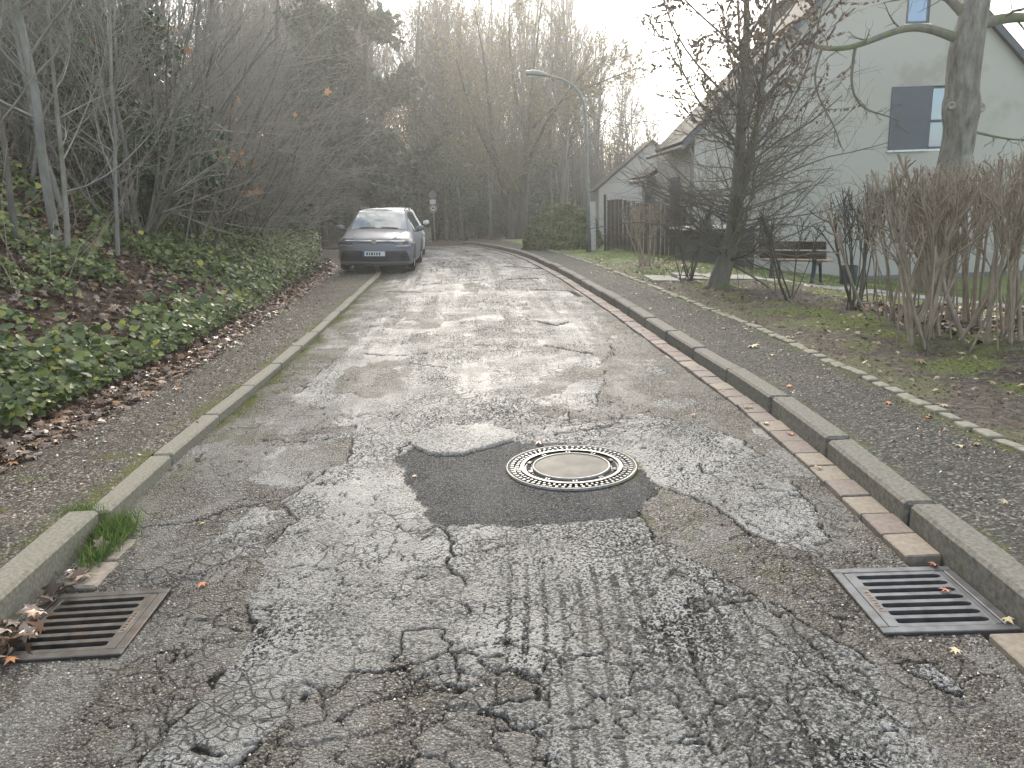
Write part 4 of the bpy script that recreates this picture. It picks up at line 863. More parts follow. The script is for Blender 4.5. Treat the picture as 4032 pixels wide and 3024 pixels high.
def bark(name, c1, c2, moss=None, sc=6):
    m, nt, b, v = newmat(name); p = N(nt, 'ShaderNodeMapping'); p.inputs['Scale'].default_value = (1, 1, .3); nt.links.new(v, p.inputs[0])
    c = ramp(nt, noise(nt, p.outputs[0], sc, 6, .65), [(.3, c1), (.7, c2)])
    if moss: c = mixc(nt, ramp(nt, noise(nt, v, 2.2, 4), [(moss[1], (0, 0, 0)), (moss[1] + .16, (1, 1, 1))]), c, moss[0])
    nt.links.new(c, b.inputs['Base Color']); b.inputs['Roughness'].default_value = .85
    bump(nt, b, noise(nt, p.outputs[0], sc * 5, 5, .7), .6, .02); return m
M['bark_pale'] = bark("bark_pale", (.16, .155, .135), (.32, .31, .27), ((.10, .12, .06), .56))
M['bark_grey'] = bark("bark_grey", (.085, .078, .065), (.19, .175, .145), ((.07, .09, .035), .54))
M['bark_dark'] = bark("bark_dark", (.04, .036, .030), (.095, .085, .07), ((.055, .075, .02), .56))
M['bark_moss'] = bark("bark_mossy", (.07, .065, .05), (.17, .155, .125), ((.085, .12, .025), .48))
M['twig'] = bark("twig_grey", (.15, .14, .115), (.34, .31, .26))
M['twig_dark'] = bark("twig_dark", (.042, .039, .030), (.105, .096, .074)); M['twig_crown'] = bark('twig_crown', (.10, .088, .06), (.22, .19, .135))
M['stem_tan'] = bark("stem_tan", (.16, .13, .095), (.40, .325, .24), ((.12, .12, .06), .60), 14)
M['ivy'] = leafmat("ivy_leaf", [(0, (.016, .035, .012)), (.5, (.032, .07, .022)), (.92, (.06, .11, .03)), (1, (.12, .18, .04))], .38, .12)
M['ivyground'] = leafmat("ground_ivy_leaf", [(0, (.035, .060, .020)), (.45, (.09, .13, .036)), (.84, (.17, .21, .055)), (.975, (.27, .29, .08)), (.985, (.42, .40, .06))], .4, .3)
M['dark_green'] = leafmat("evergreen_leaf", [(0, (.012, .024, .010)), (.6, (.026, .05, .018)), (1, (.05, .085, .03))], .5, .1)
M['litter'] = leafmat("fallen_leaf", [(0, (.03, .019, .013)), (.25, (.085, .052, .036)), (.5, (.17, .115, .082)), (.75, (.29, .215, .17)), (.92, (.34, .16, .06)), (.97, (.46, .39, .29))], .42, .05)
M['litter_pale'] = leafmat("pale_fallen_leaf", [(0, (.12, .08, .05)), (.4, (.26, .18, .11)), (.75, (.40, .31, .20)), (1, (.5, .42, .28))], .5, .1)
M['brown_leaf'] = leafmat("clinging_leaf", [(0, (.10, .068, .048)), (.6, (.19, .135, .095)), (1, (.30, .22, .155))], .6, .35)
M['orange_leaf'] = leafmat('orange_clinging_leaf', [(0, (.30, .14, .06)), (1, (.50, .30, .17))], .6, .4)
M['grass'] = leafmat("grass_blade", [(0, (.05, .085, .02)), (.6, (.10, .16, .035)), (1, (.19, .25, .06))], .6, .3)
M['moss_tuft'] = leafmat("moss_blade", [(0, (.07, .08, .015)), (.6, (.15, .18, .03)), (1, (.28, .32, .05))], .8, .3)

def tree_parts(name_lv, root, mats):
    """name_lv: list of (part name, [(P,R,sides)...], material)"""
    for nm, sets, mat in name_lv:
        vs, fs, o = [], [], 0
        for P, R, s in sets:
            v, f = tubes(P, R, s); vs.append(v); fs.append(f + o); o += len(v)
        if vs: link(nm, mesh_np(nm, np.concatenate(vs), np.concatenate(fs), mat), root)
def leaf_obj(nm, root, g, pts, size, tmpl, mat, tilt=.8, face=None, kind=None):
    v, f, r = leaves(g, pts, size, tmpl, tilt, face); o = link(nm, mesh_np(nm, v, f, mat, True, dict(rnd=r)), root)
    if kind: o['kind'] = kind
    return o
def pick(g, P, n, lo=0.2):
    k = g.integers(0, len(P), n); i = g.integers(0, P.shape[1] - 1, n); f = g.random((n, 1)); return P[k, i] * (1 - f) + P[k, i + 1] * f
def mk(pts, K=None):
    """hand placed polyline refined by smoothing"""
    p = np.array(pts, float)
    for _ in range(2):
        q = np.empty((len(p) * 2 - 1, 3)); q[::2] = p; q[1::2] = (p[:-1] + p[1:]) / 2; r = q.copy(); r[1:-1] = q[1:-1] * .5 + (q[:-2] + q[2:]) * .25; p = r
    return p[None]
def rad(P, r0, r1, pw=.7): return (r0 + (r1 - r0) * np.linspace(0, 1, P.shape[1]) ** pw)[None]
def copy_tree(root, loc, rz, sc, label=None):
    r = root.copy(); COL.objects.link(r); r.location = loc; r.rotation_euler = (root.rotation_euler.x, root.rotation_euler.y, rz); r.scale = (sc, sc, sc)
    if label: r['label'] = label
    for ch in root.children:
        c = ch.copy(); COL.objects.link(c); c.parent = r
    return r

# --- kinds of wood tree (each built once at the origin, later copied)
def pole_tree(seed, h, r, mat, lean=.08, leafy=0, m1=26, side=None):
    g = np.random.default_rng(seed); root = empty('bare_tree')
    T = extend(g, np.zeros((1, 3)), np.array([[lean * g.normal(), lean * g.normal(), 1.]]), np.array([h]), 12, .045, (0, 0, .02)); TR = rad(T, r, r * .25)
    A, AR = children(g, T, TR, m1, .14, .98, .85, .25, .30, .38, 8, .10, (0, 0, .06), .006, 4, .45, .3, side)
    B, BR = children(g, A, AR, 7, .15, .95, .65, .22, .48, .55, 6, .12, (0, 0, .05), .004, 3, .4)
    Cc, CR = children(g, B, BR, 5, .15, .95, .6, .25, .5, .6, 4, .13, (0, 0, .04), .0028, 3, .4)
    tree_parts([('trunk', [(T, TR, 10)], mat), ('crown', [(A, AR, 4), (B, BR, 3), (Cc, CR, 3)], M['twig'])], root, None)
    if leafy: leaf_obj('leaves', root, g, pick(g, Cc, leafy) - np.array([0, 0, .03]), .085, MAPLE, M['brown_leaf'])
    return root
def coppice(seed, n, h, mat, tw, leafy=0, spread=.5, side=(1.2, -.4, 0)):
    g = np.random.default_rng(seed); root = empty('coppice_shrub')
    D = np.stack([g.normal(0, spread, n), g.normal(0, spread, n), np.ones(n)], 1); D[:, :2] += np.array(side[:2]) * .12
    P0 = np.concatenate([g.normal(0, .16, (n, 2)), np.zeros((n, 1))], 1)
    T = extend(g, P0, D, g.uniform(.55, 1.1, n) * h, 10, .07, (.01, -.01, .02)); TR = g.uniform(.014, .035, (n, 1)) * np.linspace(1, .3, 10)[None]
    A, AR = children(g, T, TR, 9, .15, .95, .75, .3, .42, .5, 7, .10, (.03, -.01, .03), .004, 4, .35, .35, side)
    B, BR = children(g, A, AR, 5, .1, .95, .6, .25, .45, .6, 5, .13, (0, 0, .03), .0028, 3, .4)
    tree_parts([('stems', [(T, TR, 6)], mat), ('twigs', [(A, AR, 4), (B, BR, 3)], tw)], root, None)
    if leafy: leaf_obj('leaves', root, g, pick(g, B, leafy) - np.array([0, 0, .03]), .14, MAPLE, M['orange_leaf'])
    return root
def tall_tree(seed, h, r, leafy=0, m1=34, ivy=0):
    g = np.random.default_rng(seed); root = empty('tall_bare_tree')
    T = extend(g, np.zeros((1, 3)), np.array([[.03 * g.normal(), .03 * g.normal(), 1.]]), np.array([h]), 14, .035, (0, 0, .03)); TR = rad(T, r, r * .15)
    A, AR = children(g, T, TR, m1, .30, .99, .62, .18, .34, .42, 8, .08, (0, 0, .09), .012, 4, .55)
    B, BR = children(g, A, AR, 7, .2, .98, .55, .2, .45, .55, 6, .10, (0, 0, .07), .008, 3, .4)
    Cc, CR = children(g, B, BR, 6, .15, .98, .55, .2, .5, .6, 4, .12, (0, 0, .04), .006, 3, .4)
    tree_parts([('trunk', [(T, TR, 9)], M['bark_grey']), ('crown', [(A, AR, 4), (B, BR, 3), (Cc, CR, 3)], M['twig_dark'])], root, None)
    if leafy: leaf_obj('leaves', root, g, pick(g, Cc, leafy), .13, QUAD, M['brown_leaf'])
    if ivy:
        zz = g.beta(1.1, 1.6, ivy) * h * .8; tt = zz / h * 13; i = np.clip(tt.astype(int), 0, 12); f = (tt - i)[:, None]
        c = T[0][i] * (1 - f) + T[0][i + 1] * f; w = g.random(ivy) * 2 * np.pi; rr_ = (r + .12 + np.abs(g.normal(0, .32, ivy)) * (1 + .6 * np.sin(zz * 2.1) * np.cos(w * 2)))
        leaf_obj('ivy', root, g, c + np.stack([np.cos(w) * rr_, np.sin(w) * rr_, g.normal(0, .1, ivy)], 1), .15, QUAD, M['ivy'], 1.0)
    return root
def dense_evergreen(seed, h, w, n, size, mat, cone=True):
    g = np.random.default_rng(seed); root = empty('evergreen_tree')
    T = extend(g, np.zeros((1, 3)), np.array([[0, 0, 1.]]), np.array([h]), 10, .02, (0, 0, .03)); TR = rad(T, .16, .03)
    A, AR = children(g, T, TR, 46, .08, .98, 1.25, .25, w / h, .35, 7, .06, (0, 0, .03), .01, 4, .75 if cone else .3)
    B, BR = children(g, A, AR, 6, .2, .98, .7, .2, .4, .5, 4, .1, (0, 0, -.02), .006, 3, .4)
    tree_parts([('trunk', [(T, TR, 8)], M['bark_dark']), ('branches', [(A, AR, 4), (B, BR, 3)], M['twig_dark'])], root, None)
    p = pick(g, B, n) + g.normal(0, .10, (n, 3)); leaf_obj('foliage', root, g, p, size, QUAD, mat, 1.0)
    return root
def leaf_bush(seed, rx, ry, rz, n, size, mat, name, tm=IVY):
    g = np.random.default_rng(seed); root = empty(name)
    blobs = g.normal(0, .45, (14, 3)) * [rx, ry, rz * .8] + [0, 0, rz]
    k = g.integers(0, 14, n); d = norm(g.normal(0, 1, (n, 3))); rr_ = g.random(n) ** .35; s = (.42 * np.array([rx, ry, rz]))[None] * g.uniform(.7, 1.2, 14)[k][:, None]
    p = blobs[k] + d * rr_[:, None] * s; p[:, 2] = np.abs(p[:, 2])
    n2 = 12; D = np.stack([g.normal(0, .4, n2), g.normal(0, .4, n2), np.ones(n2)], 1); T = extend(g, np.zeros((n2, 3)), D, np.full(n2, rz * 1.9), 7, .1, (0, 0, .03)); TR = np.full((n2, 1), .018) * np.linspace(1, .3, 7)[None]
    A, AR = children(g, T, TR, 6, .2, .95, .7, .2, .4, .6, 4, .12, (0, 0, .03), .004)
    tree_parts([('stems', [(T, TR, 4), (A, AR, 3)], M['twig_dark'])], root, None)
    leaf_obj('foliage', root, g, p, size, tm, mat, .8, norm(d + [0, 0, .6])); return root

G_WOOD = 'thin bare trees crowding the wood on the left bank'
Lw = 'thin bare tree in the crowd on the leaf covered bank'
protos = [pole_tree(11, 9.5, .052, M['bark_grey'], .10), pole_tree(12, 8, .042, M['bark_pale'], .15), pole_tree(13, 11, .07, M['bark_grey'], .08), pole_tree(14, 7, .035, M['bark_grey'], .22, 0, 22), pole_tree(15, 9, .055, M['bark_pale'], .12)]
cops = [coppice(21, 15, 4.6, M['bark_grey'], M['twig']), coppice(22, 12, 3.8, M['bark_pale'], M['twig']), coppice(23, 18, 3.2, M['bark_grey'], M['twig'], 0, .7)]
talls = [tall_tree(31, 15, .17), tall_tree(32, 17, .22), tall_tree(33, 13, .14), tall_tree(34, 15, .18, 0, 34, 2600), tall_tree(35, 14, .15, 2200)]
firs = [dense_evergreen(41, 13, 3.2, 12000, .24, M['dark_green']), dense_evergreen(42, 11, 2.4, 8000, .22, M['dark_green'])]
hollies = [leaf_bush(51, 1.1, 1.1, 1.5, 3800, .075, M['ivy'], 'holly_bush'), leaf_bush(52, .8, .8, .9, 2200, .065, M['ivy'], 'holly_bush')]
used = {}
def put(p, x, y, z, rz, sc, label, cat, group=None, tilt=None):
    if p.name not in used: used[p.name] = 1; o = p; o.location = (x, y, z); o.rotation_euler = (0, 0, rz); o.scale = (sc,) * 3
    else: o = copy_tree(p, (x, y, z), rz, sc)
    o['label'] = label; o['category'] = cat
    if group: o['group'] = group
    elif 'group' in o: del o['group']
    if tilt: o.rotation_euler = (tilt[0], tilt[1], rz)
    return o
g = np.random.default_rng(5)
# single trees one can pick out in the left wood
HERO = [(0, -5.75, 9.2, .75, (.0, .12), 'brown slender tree leaning right at the left frame edge of the bank'),
        (1, -5.5, 11.0, .8, (.0, .16), 'forked grey slender tree leaning right above the coppice stems'),
        (4, -8.1, 17.0, 1.9, (0, .01), 'thickest smooth pale trunk rising straight among the twigs'),
        (2, -7.5, 18.5, 1.05, (0, .02), 'straight pale grey trunk with a pollarded knot above the litter'),
        (1, -6.6, 13.5, .9, (0, .10), 'slanting pale trunk between the coppice and the straight pale trunks'),
        (0, -8.8, 15.0, 1.1, (0, .05), 'dull grey trunk far up the bank behind the coppice stems'),
        (3, -7.2, 12.0, 1.0, (.05, .22), 'crooked young tree tilting strongly over the leaf litter')]
for i, (k, x, y, sc, tl, lb) in enumerate(HERO): put(protos[k], x, y, float(z_bank(x, y)) - .1, g.uniform(0, 6), sc, lb, 'tree', None, tl)
for i, (k, x, y, sc, lb) in enumerate([(0, -5.9, 12.6, 1.0, 'tall many-stemmed coppice fanning out of the leaf litter'), (1, -6.6, 15.0, 1.0, 'pale stemmed coppice standing up the bank beside holly'), (2, -5.6, 16.8, .9, 'low dense coppice arching over the green ground cover')]):
    put(cops[k], x, y, float(z_bank(x, y)) - .05, 0, sc, lb, 'shrub')
leafc = coppice(24, 10, 4.2, M['bark_grey'], M['twig'], 70, .5); put(leafc, -5.7, 14.6, float(z_bank(-5.7, 14.6)), .3, 1.0, 'young maple shrub still holding a few orange leaves above the bank', 'shrub')
for k, x, y, sc, lb in [(0, -7.4, 15.8, 1.3, 'large glossy dark holly bush behind the pale trunks'), (0, -6.3, 14.0, 1.25, 'small dark evergreen bush at the foot of the coppice'), (0, -9.6, 18.5, 1.5, 'broad dark evergreen bush high up the bank at the left'), (1, -6.0, 21.5, 1.3, 'round dark evergreen bush low on the bank left of the parked cars')]:
    put(hollies[k], x, y, float(z_bank(x, y)) - .1, g.uniform(0, 6), sc, lb, 'bush')
cnt = 0; tries = 0; placed = []
while cnt < 105 and tries < 4000:
    tries += 1; y = 9 + 34 * g.random() ** .8; s = 1.4 + 15 * g.random() ** 1.1; x = float(XB(y)) - s
    if x < -.70 * y - 1.5 or any(math.hypot(x - a, y - b_) < .75 for a, b_ in placed): continue
    placed.append((x, y)); cnt += 1
    k = int(g.integers(0, 5)); sc = g.uniform(.8, 1.35)
    put(protos[k], x, y, float(z_bank(x, y)) - .1, g.uniform(0, 6.3), sc, ['grey straight', 'pale slim', 'tall darker grey', 'low crooked', 'smooth pale tall'][k] + ' bare tree ' + ('at the edge of' if s < 5 else 'deep inside') + ' the wood ' + ('above the ivy bank' if y < 19 else 'left of the parked cars' if y < 29 else 'beyond the parked cars'), 'tree', G_WOOD, (g.normal(0, .05), g.normal(.05, .07)))
cnt = 0; tries = 0
while cnt < 52 and tries < 3000:
    tries += 1; y = 11 + 30 * g.random(); s = 1.0 + 9 * g.random() ** 1.3; x = float(XB(y)) - s
    if x < -.70 * y - 1 or any(math.hypot(x - a, y - b_) < .6 for a, b_ in placed): continue
    placed.append((x, y)); cnt += 1
    put(cops[int(g.integers(0, 3))], x, y, float(z_bank(x, y)) - .05, g.uniform(-.6, .6), g.uniform(.7, 1.25), ('grey' if sum(placed[-1]) % 1 < .5 else 'pale') + ' twiggy shrub ' + ('at the front edge of' if s < 3.5 else 'well inside') + ' the wood ' + ('above the ivy bank' if y < 19 else 'left of the parked cars' if y < 29 else 'beyond the parked cars'), 'shrub', 'twiggy shrubs in the wood on the left bank')
for i in range(16):
    y = g.uniform(22, 46); x = float(XB(y)) - g.uniform(2, 14)
    put(hollies[i % 2], x, y, float(z_bank(x, y)) - .1, g.uniform(0, 6), g.uniform(1.3, 2.2), 'dark evergreen bush in the shade under the wood trees', 'bush', 'evergreen bushes under the wood trees')
for i in range(18):
    y = g.uniform(17, 44); x = float(XB(y)) - g.uniform(3.5, 14)
    if x < -.7 * y - 1: continue
    put(talls[i % 5], x, y, float(z_bank(x, y)) - .1, g.uniform(0, 6), g.uniform(.75, 1.1), 'tall upright tree rising out of the left wood', 'tree', 'tall upright trees in the left wood')
# background wood round the bend
for x, y, k, sc, lb in [(-6.3, 40, 0, 1.5, 'dense dark evergreen rising above the parked cars'), (-8.6, 37, 1, 1.1, 'dark evergreen mass left of the parked cars beyond the bank')]:
    put(firs[k], x, y, float(z_bank(x, y)), 0, sc, lb, 'tree')
for x, y, k, sc, lb in [(-2.6, 45, 3, .95, 'ivy clad trunk standing just right of the round sign'), (-5.3, 47, 3, 1.05, 'ivy clad tree behind the round sign at the bend'), (-1.8, 52, 3, .9, 'slim ivy clad trunk left of the distant street lamp')]:
    put(talls[k], x, y, float(far(y)), g.uniform(0, 6), sc, lb, 'tree')
cnt = 0; tries = 0; pl2 = []
def hcap(px):   # height of the far tree line along the view, in metres at 60 m
    return np.interp(px, [-.35, -.13, -.08, .02, .10, .15, .20, .26, .5], [19, 18, 15.5, 17, 16, 12.5, 8.6, 6.4, 6])
while cnt < 120 and tries < 5000:
    tries += 1; y = g.uniform(46, 88); x = g.uniform(-.34, .42) * y
    if any(math.hypot(x - a, y - b_) < 1.5 for a, b_ in pl2) or (x > 4.0 and y < 64): continue
    pl2.append((x, y)); cnt += 1
    k = int(g.choice([0, 1, 2, 3, 4, 0, 2])); base = float(far(y)) + .10 * max(0, y - 52) - .1
    want = 1.56 + (hcap(x / y) - 1.56) * y / 60 - base; h0 = [15, 17, 13, 15, 14][k]
    put(talls[k], x, y, base, g.uniform(0, 6.3), max(.35, want / h0 * g.uniform(.82, 1.05)), ['tall', 'very tall', 'shorter', 'ivy clad', 'brown leaved'][k] + ' hazy tree ' + ('behind the parked cars and sign' if x / y < -.06 else 'behind the forked tree' if x / y < .06 else 'between forked tree and distant gable' if x / y < .13 else 'above the distant gable roof') + (' in the first row' if y < 62 else ' in the back rows'), 'tree', 'tall bare trees of the wood beyond the bend')
for i in range(22):
    y = g.uniform(48, 62); x = g.uniform(-.20, .06) * y
    put(hollies[i % 2], x, y, float(far(y)) - .1, g.uniform(0, 6), g.uniform(1.2, 2.2), 'dark shrub at the foot of the far wood ' + ('behind the parked cars' if x / y < -.12 else 'around the round sign' if x / y < -.04 else 'behind the forked tree'), 'bush', 'dark shrubs at the foot of the far wood')

# --- V-trunked tree at the bend
g = np.random.default_rng(61)
VT = empty('forked_tree', (.45, 36, -.22), 0, 'large tree with two trunks splitting in a V at the bend of the pavement', 'tree')
t1 = mk([(-.12, 0, -.2), (-.20, .1, .9), (-.45, .2, 2.0), (-.75, .1, 3.3), (-1.0, 0, 5.0), (-1.1, .2, 7.5), (-1.5, 0, 10)])
t2 = mk([(.15, 0, -.2), (.22, -.1, .8), (.32, -.1, 2.0), (.5, .1, 3.0), (.62, 0, 5.0), (1.0, .2, 7.5), (1.5, 0, 10.8)])
t3 = mk([(-.42, .15, 1.9), (-.1, 0, 2.5), (.35, -.1, 3.1)]); t4 = mk([(.3, 0, 2.2), (-.2, 0, 2.0), (-.50, .1, 2.0)])
t5 = mk([(.5, 0, 3.2), (1.3, -.4, 5), (2.6, -.6, 6.6), (4.0, -.5, 8.0)]); t6 = mk([(-.8, 0, 3.4), (-1.6, .3, 5.0), (-2.2, .2, 7), (-2.6, .3, 9)]); t7 = mk([(.62, 0, 4.3), (.1, .4, 6.5), (-.1, .6, 9), (.1, .5, 11)]); t8 = mk([(.9, 0, 5), (2.3, .6, 6.3), (4.4, .4, 7), (5.6, .5, 7.4)])
mains = [(t1, rad(t1, .28, .015)), (t2, rad(t2, .32, .015)), (t3, rad(t3, .08, .06))]
lim = [(t5, rad(t5, .12, .012)), (t6, rad(t6, .11, .012)), (t7, rad(t7, .11, .012)), (t8, rad(t8, .09, .012))]
cr_ = []; Cs = []
for P, Rr in mains[:2] + lim:
    A, AR = children(g, P, Rr, 26, .22, .99, .75, .25, .40, .24, 8, .09, (0, 0, .03), .012, 4, .35)
    B, BR = children(g, A, AR, 8, .15, .98, .6, .22, .45, .5, 6, .10, (0, 0, .03), .007, 3, .4)
    Cc, CR = children(g, B, BR, 7, .15, .98, .6, .25, .48, .6, 4, .12, (0, 0, 0), .0065, 3, .4)
    cr_ += [(A, AR, 4), (B, BR, 3), (Cc, CR, 3)]; Cs.append(Cc)
tree_parts([('trunk', [(P, r_, 12) for P, r_ in mains] + [(P, r_, 8) for P, r_ in lim], M['bark_dark']), ('crown', cr_, M['twig_crown'])], VT, None)
Cs = np.concatenate(Cs); leaf_obj('leaves', VT, g, pick(g, Cs, 11000), .09, QUAD, leafmat("late_leaf", [(0, (.16, .12, .04)), (1, (.30, .25, .09))], .6, .5), 1)

M['twig_horn'] = bark('twig_hornbeam', (.065, .058, .046), (.15, .135, .108))
# --- hornbeam with brown leaves, in front of the house
g = np.random.default_rng(62)
HB = empty('hornbeam', (3.43, 12.6, .02), 0, 'dense twiggy hornbeam with mossy foot and clinging brown leaves before the house', 'tree')
T = mk([(-.03, 0, -.15), (.0, 0, .15), (.12, 0, .5), (.24, 0, 1.0), (.28, 0, 1.7), (.30, .05, 2.6), (.35, 0, 3.6), (.32, .1, 4.8), (.35, 0, 6.3)]); TR = (.18 * (1 + .9 * np.exp(-np.linspace(0, 1, T.shape[1]) * 22)) * np.linspace(1, .10, T.shape[1]))[None]
T2_ = mk([(.22, 0, 1.2), (.42, -.05, 1.8), (.50, -.05, 2.5), (.62, -.05, 3.4), (.8, 0, 5.0)]); T2R = rad(T2_, .085, .02)
ups = []
for k in range(11):
    w = k * 2.4; b0 = (.32, 0, 2.1 + .17 * k); s = g.uniform(.7, 1.7); ups.append(mk([b0, (.32 + math.cos(w) * .35, math.sin(w) * .3, b0[2] + .3), (.32 + math.cos(w) * s * .8, math.sin(w) * s * .7, b0[2] + 1.1), (.32 + math.cos(w) * s, math.sin(w) * s, 5.4 + g.uniform(-.6, .6))]))
UP = np.concatenate(ups); UR = np.repeat(np.array([[.024]]), len(ups), 0) * np.linspace(1, .3, UP.shape[1])[None]
A, AR = children(g, T, TR, 120, .22, .66, 1.30, .28, .31, .13, 9, .13, (0, 0, .035), .006, 4, .05)
A = A[:, :, :]; B, BR = children(g, A, AR, 8, .1, .95, .75, .3, .42, .5, 6, .16, (0, 0, .02), .004, 3, .3)
Cc, CR = children(g, B, BR, 4, .1, .95, .7, .3, .45, .6, 4, .15, (0, 0, 0), .0026, 3, .3)
UA, UAR = children(g, np.concatenate([UP]), UR, 12, .15, .98, .7, .25, .28, .5, 7, .09, (0, 0, .02), .006, 3, .3)
TA, TAR = children(g, T2_, T2R, 22, .2, .98, 1.0, .25, .38, .4, 7, .10, (0, 0, .04), .008, 3, .3)
UB, UBR = children(g, np.concatenate([UA, TA]), np.concatenate([UAR, TAR]), 5, .15, .98, .6, .25, .45, .6, 5, .12, (0, 0, -.02), .0035, 3, .3)
tree_parts([('trunk', [(T, TR, 14), (T2_, T2R, 10)], M['bark_moss']), ('crown', [(UP, UR, 6), (A, AR, 4), (B, BR, 3), (Cc, CR, 3), (UA, UAR, 3), (TA, TAR, 3), (UB, UBR, 3)], M['twig_horn'])], HB, None)
pp = pick(g, UB, 15000); pp = pp[(pp[:, 2] > 2.2 + .5 * g.random(len(pp)))]
leaf_obj('leaves', HB, g, pp - np.array([0, 0, .02]), .055, QUAD, M['brown_leaf'], 1.0, np.array([1., .2, -.1]))
rts = np.concatenate([mk([(0, 0, .14), (-.25 * c + .0, -.2 * s_, .04), (-.55 * c, -.5 * s_, -.03)]) for c, s_ in ((1, .3), (.6, 1), (-.5, 1), (-1, .2))]); tree_parts([('root', [(rts, np.full((4, 1), .06) * np.linspace(1, .3, rts.shape[1])[None], 8)], M['bark_moss'])], HB, None)

# --- big street tree at the right with the long mossy bough
g = np.random.default_rng(63)
BT = empty('broad_tree', (8.85, 16, -.5), 0, 'thick grey trunk with pruning scars and one long mossy bough reaching left', 'tree')
T = mk([(0, 0, 0), (.05, 0, 1.0), (.12, 0, 2.1), (.26, 0, 2.9), (.24, 0, 3.5), (.20, 0, 4.2), (.22, 0, 4.8), (.35, 0, 5.6), (.5, 0, 6.6)]); nT = T.shape[1]; zz = T[0, :, 2]
TR = (np.interp(zz, [0, .4, 1.5, 3.2, 3.6, 3.9, 4.6, 5.2, 6.6], [.42, .34, .31, .30, .36, .30, .31, .27, .15]))[None]
bough = mk([(.05, 0, 4.85), (-.6, 0, 5.1), (-1.1, 0, 5.08), (-1.7, 0, 4.85), (-2.2, -.05, 4.72), (-2.7, 0, 4.78), (-3.1, 0, 4.95)])
b2 = mk([(-1.95, 0, 4.75), (-2.0, 0, 4.3), (-1.95, 0, 3.9), (-1.7, 0, 3.6), (-1.3, 0, 3.5), (-.9, 0, 3.35)]); b3 = mk([(-2.6, 0, 4.75), (-2.75, 0, 4.3), (-2.6, 0, 3.8), (-2.3, 0, 3.4), (-2.1, 0, 2.9)])
b4 = mk([(.3, 0, 5.05), (1.0, 0, 5.25), (2.2, .2, 5.15), (3.4, .1, 5.4)]); b5 = mk([(.5, -.1, 3.1), (.9, -.1, 3.0), (1.4, -.1, 2.9), (1.9, -.2, 2.95)]); b6 = mk([(.4, -.1, 1.75), (.9, -.2, 1.9), (1.4, -.2, 2.2), (2.0, -.2, 2.1)]); b7 = mk([(.35, 0, 5.0), (.0, .05, 5.5), (-1.2, .2, 6.4), (-2.6, .3, 7.2)]); b8 = mk([(.5, 0, 6.2), (1.4, .2, 7.4), (2.2, .2, 8.8)])
bs = [(bough, rad(bough, .095, .035)), (b2, rad(b2, .034, .012)), (b3, rad(b3, .028, .009)), (b4, rad(b4, .13, .05)), (b5, rad(b5, .03, .012)), (b6, rad(b6, .03, .010)), (b7, rad(b7, .12, .04)), (b8, rad(b8, .12, .04))]
sub = []
for q, (P, Rr) in enumerate(bs):
    A, AR = children(g, P, Rr, 6 if q in (0,) else 10, .25, .99, .9, .3, .22, .32, 7, .18, (0, 0, -.02), .008, 4, .2)
    B, BR = children(g, A, AR, 5, .2, .98, .7, .3, .5, .55, 5, .2, (0, 0, 0), .004, 3, .3); sub += [(A, AR, 4), (B, BR, 3)]
M['bark_mottled'] = bark('bark_mottled', (.05, .045, .036), (.22, .205, .175), ((.30, .285, .25), .60), 9)
tree_parts([('trunk', [(T, TR, 22)], M['bark_mottled']), *[('bough', [(P, r_, 10)], M['bark_moss']) for P, r_ in bs], ('crown', sub, M['twig_dark'])], BT, None)
for x, y, z, a in ((.52, -.2, 3.55, 1), (-.08, -.22, 3.6, .8)):
    sc_ = MB(); sc_.lathe([(.0001, .0), (.035, .0), (.05, .02), (.085, .02), (.10, -.02), (.11, -.12)], 16); o = sc_.obj('pruning_scar', M['bark_pale'], BT, True); o.location = (x, y, z); o.rotation_euler = (R_(90), 0, R_(25 if x > .3 else -35)); o.scale = (a, a, 1)

# --- pruned hedge shrubs
def pruned(seed, n, hcut, spread, base, mat, loc, label, tw=1.0, dark=False, group=None, name='pruned_shrub', slant=0):
    g = np.random.default_rng(seed); root = empty(name, loc, 0, label, 'shrub', group)
    D = np.stack([g.normal(0, spread, n), g.normal(0, spread, n), np.ones(n)], 1); P0 = np.concatenate([g.normal(0, base, (n, 2)), np.full((n, 1), -.05)], 1); D[:, :2] += P0[:, :2] * .4
    def cutA(P):
        z = hcut + g.normal(.02, .05, len(P)); z0 = P[:, 0, 2]; zm = P[:, :, 2].max(1); f = np.clip((z - z0) / np.maximum(zm - z0, 1e-4), .12, 1)[:, None, None]
        return P[:, :1] + (P - P[:, :1]) * f
    T = extend(g, P0, D, (hcut + .05) * g.uniform(.80, 1.10, n), 9, .045, (0, 0, .05)); TR = (.008 + .018 * g.random((n, 1)) ** 2) * np.linspace(1, .5, 9)[None]
    A, AR = children(g, T, TR, int(9 * tw), .50, .97, .50, .22, .30, .7, 6, .08, (0, 0, .12), .0048, 4, .3, .7)
    A = cutA(A); B, BR = children(g, A, AR, int(3 * tw), .3, .98, .6, .3, .40, .8, 3, .08, (0, 0, .05), .0035, 3, .3, .75); B = cutA(B)
    def cut(P):
        z = hcut + slant * P[:, 0, 0] + g.normal(0, .05, len(P)); z0 = P[:, 0, 2]; zm = P[:, :, 2].max(1); f = np.clip((z - z0) / np.maximum(zm - z0, 1e-4), .12, 1)[:, None, None]
        return P[:, :1] + (P - P[:, :1]) * f
    A = cut(A); T = cut(T)
    tree_parts([('stems', [(T, TR, 7)], mat), ('twigs', [(A, AR, 4), (B, BR, 3)], M['twig_dark'] if dark else mat)], root, None)
    return root
zv = lambda x, y: float(z_verge(x, y))
GH = 'pruned bare hedge shrubs on the verge'
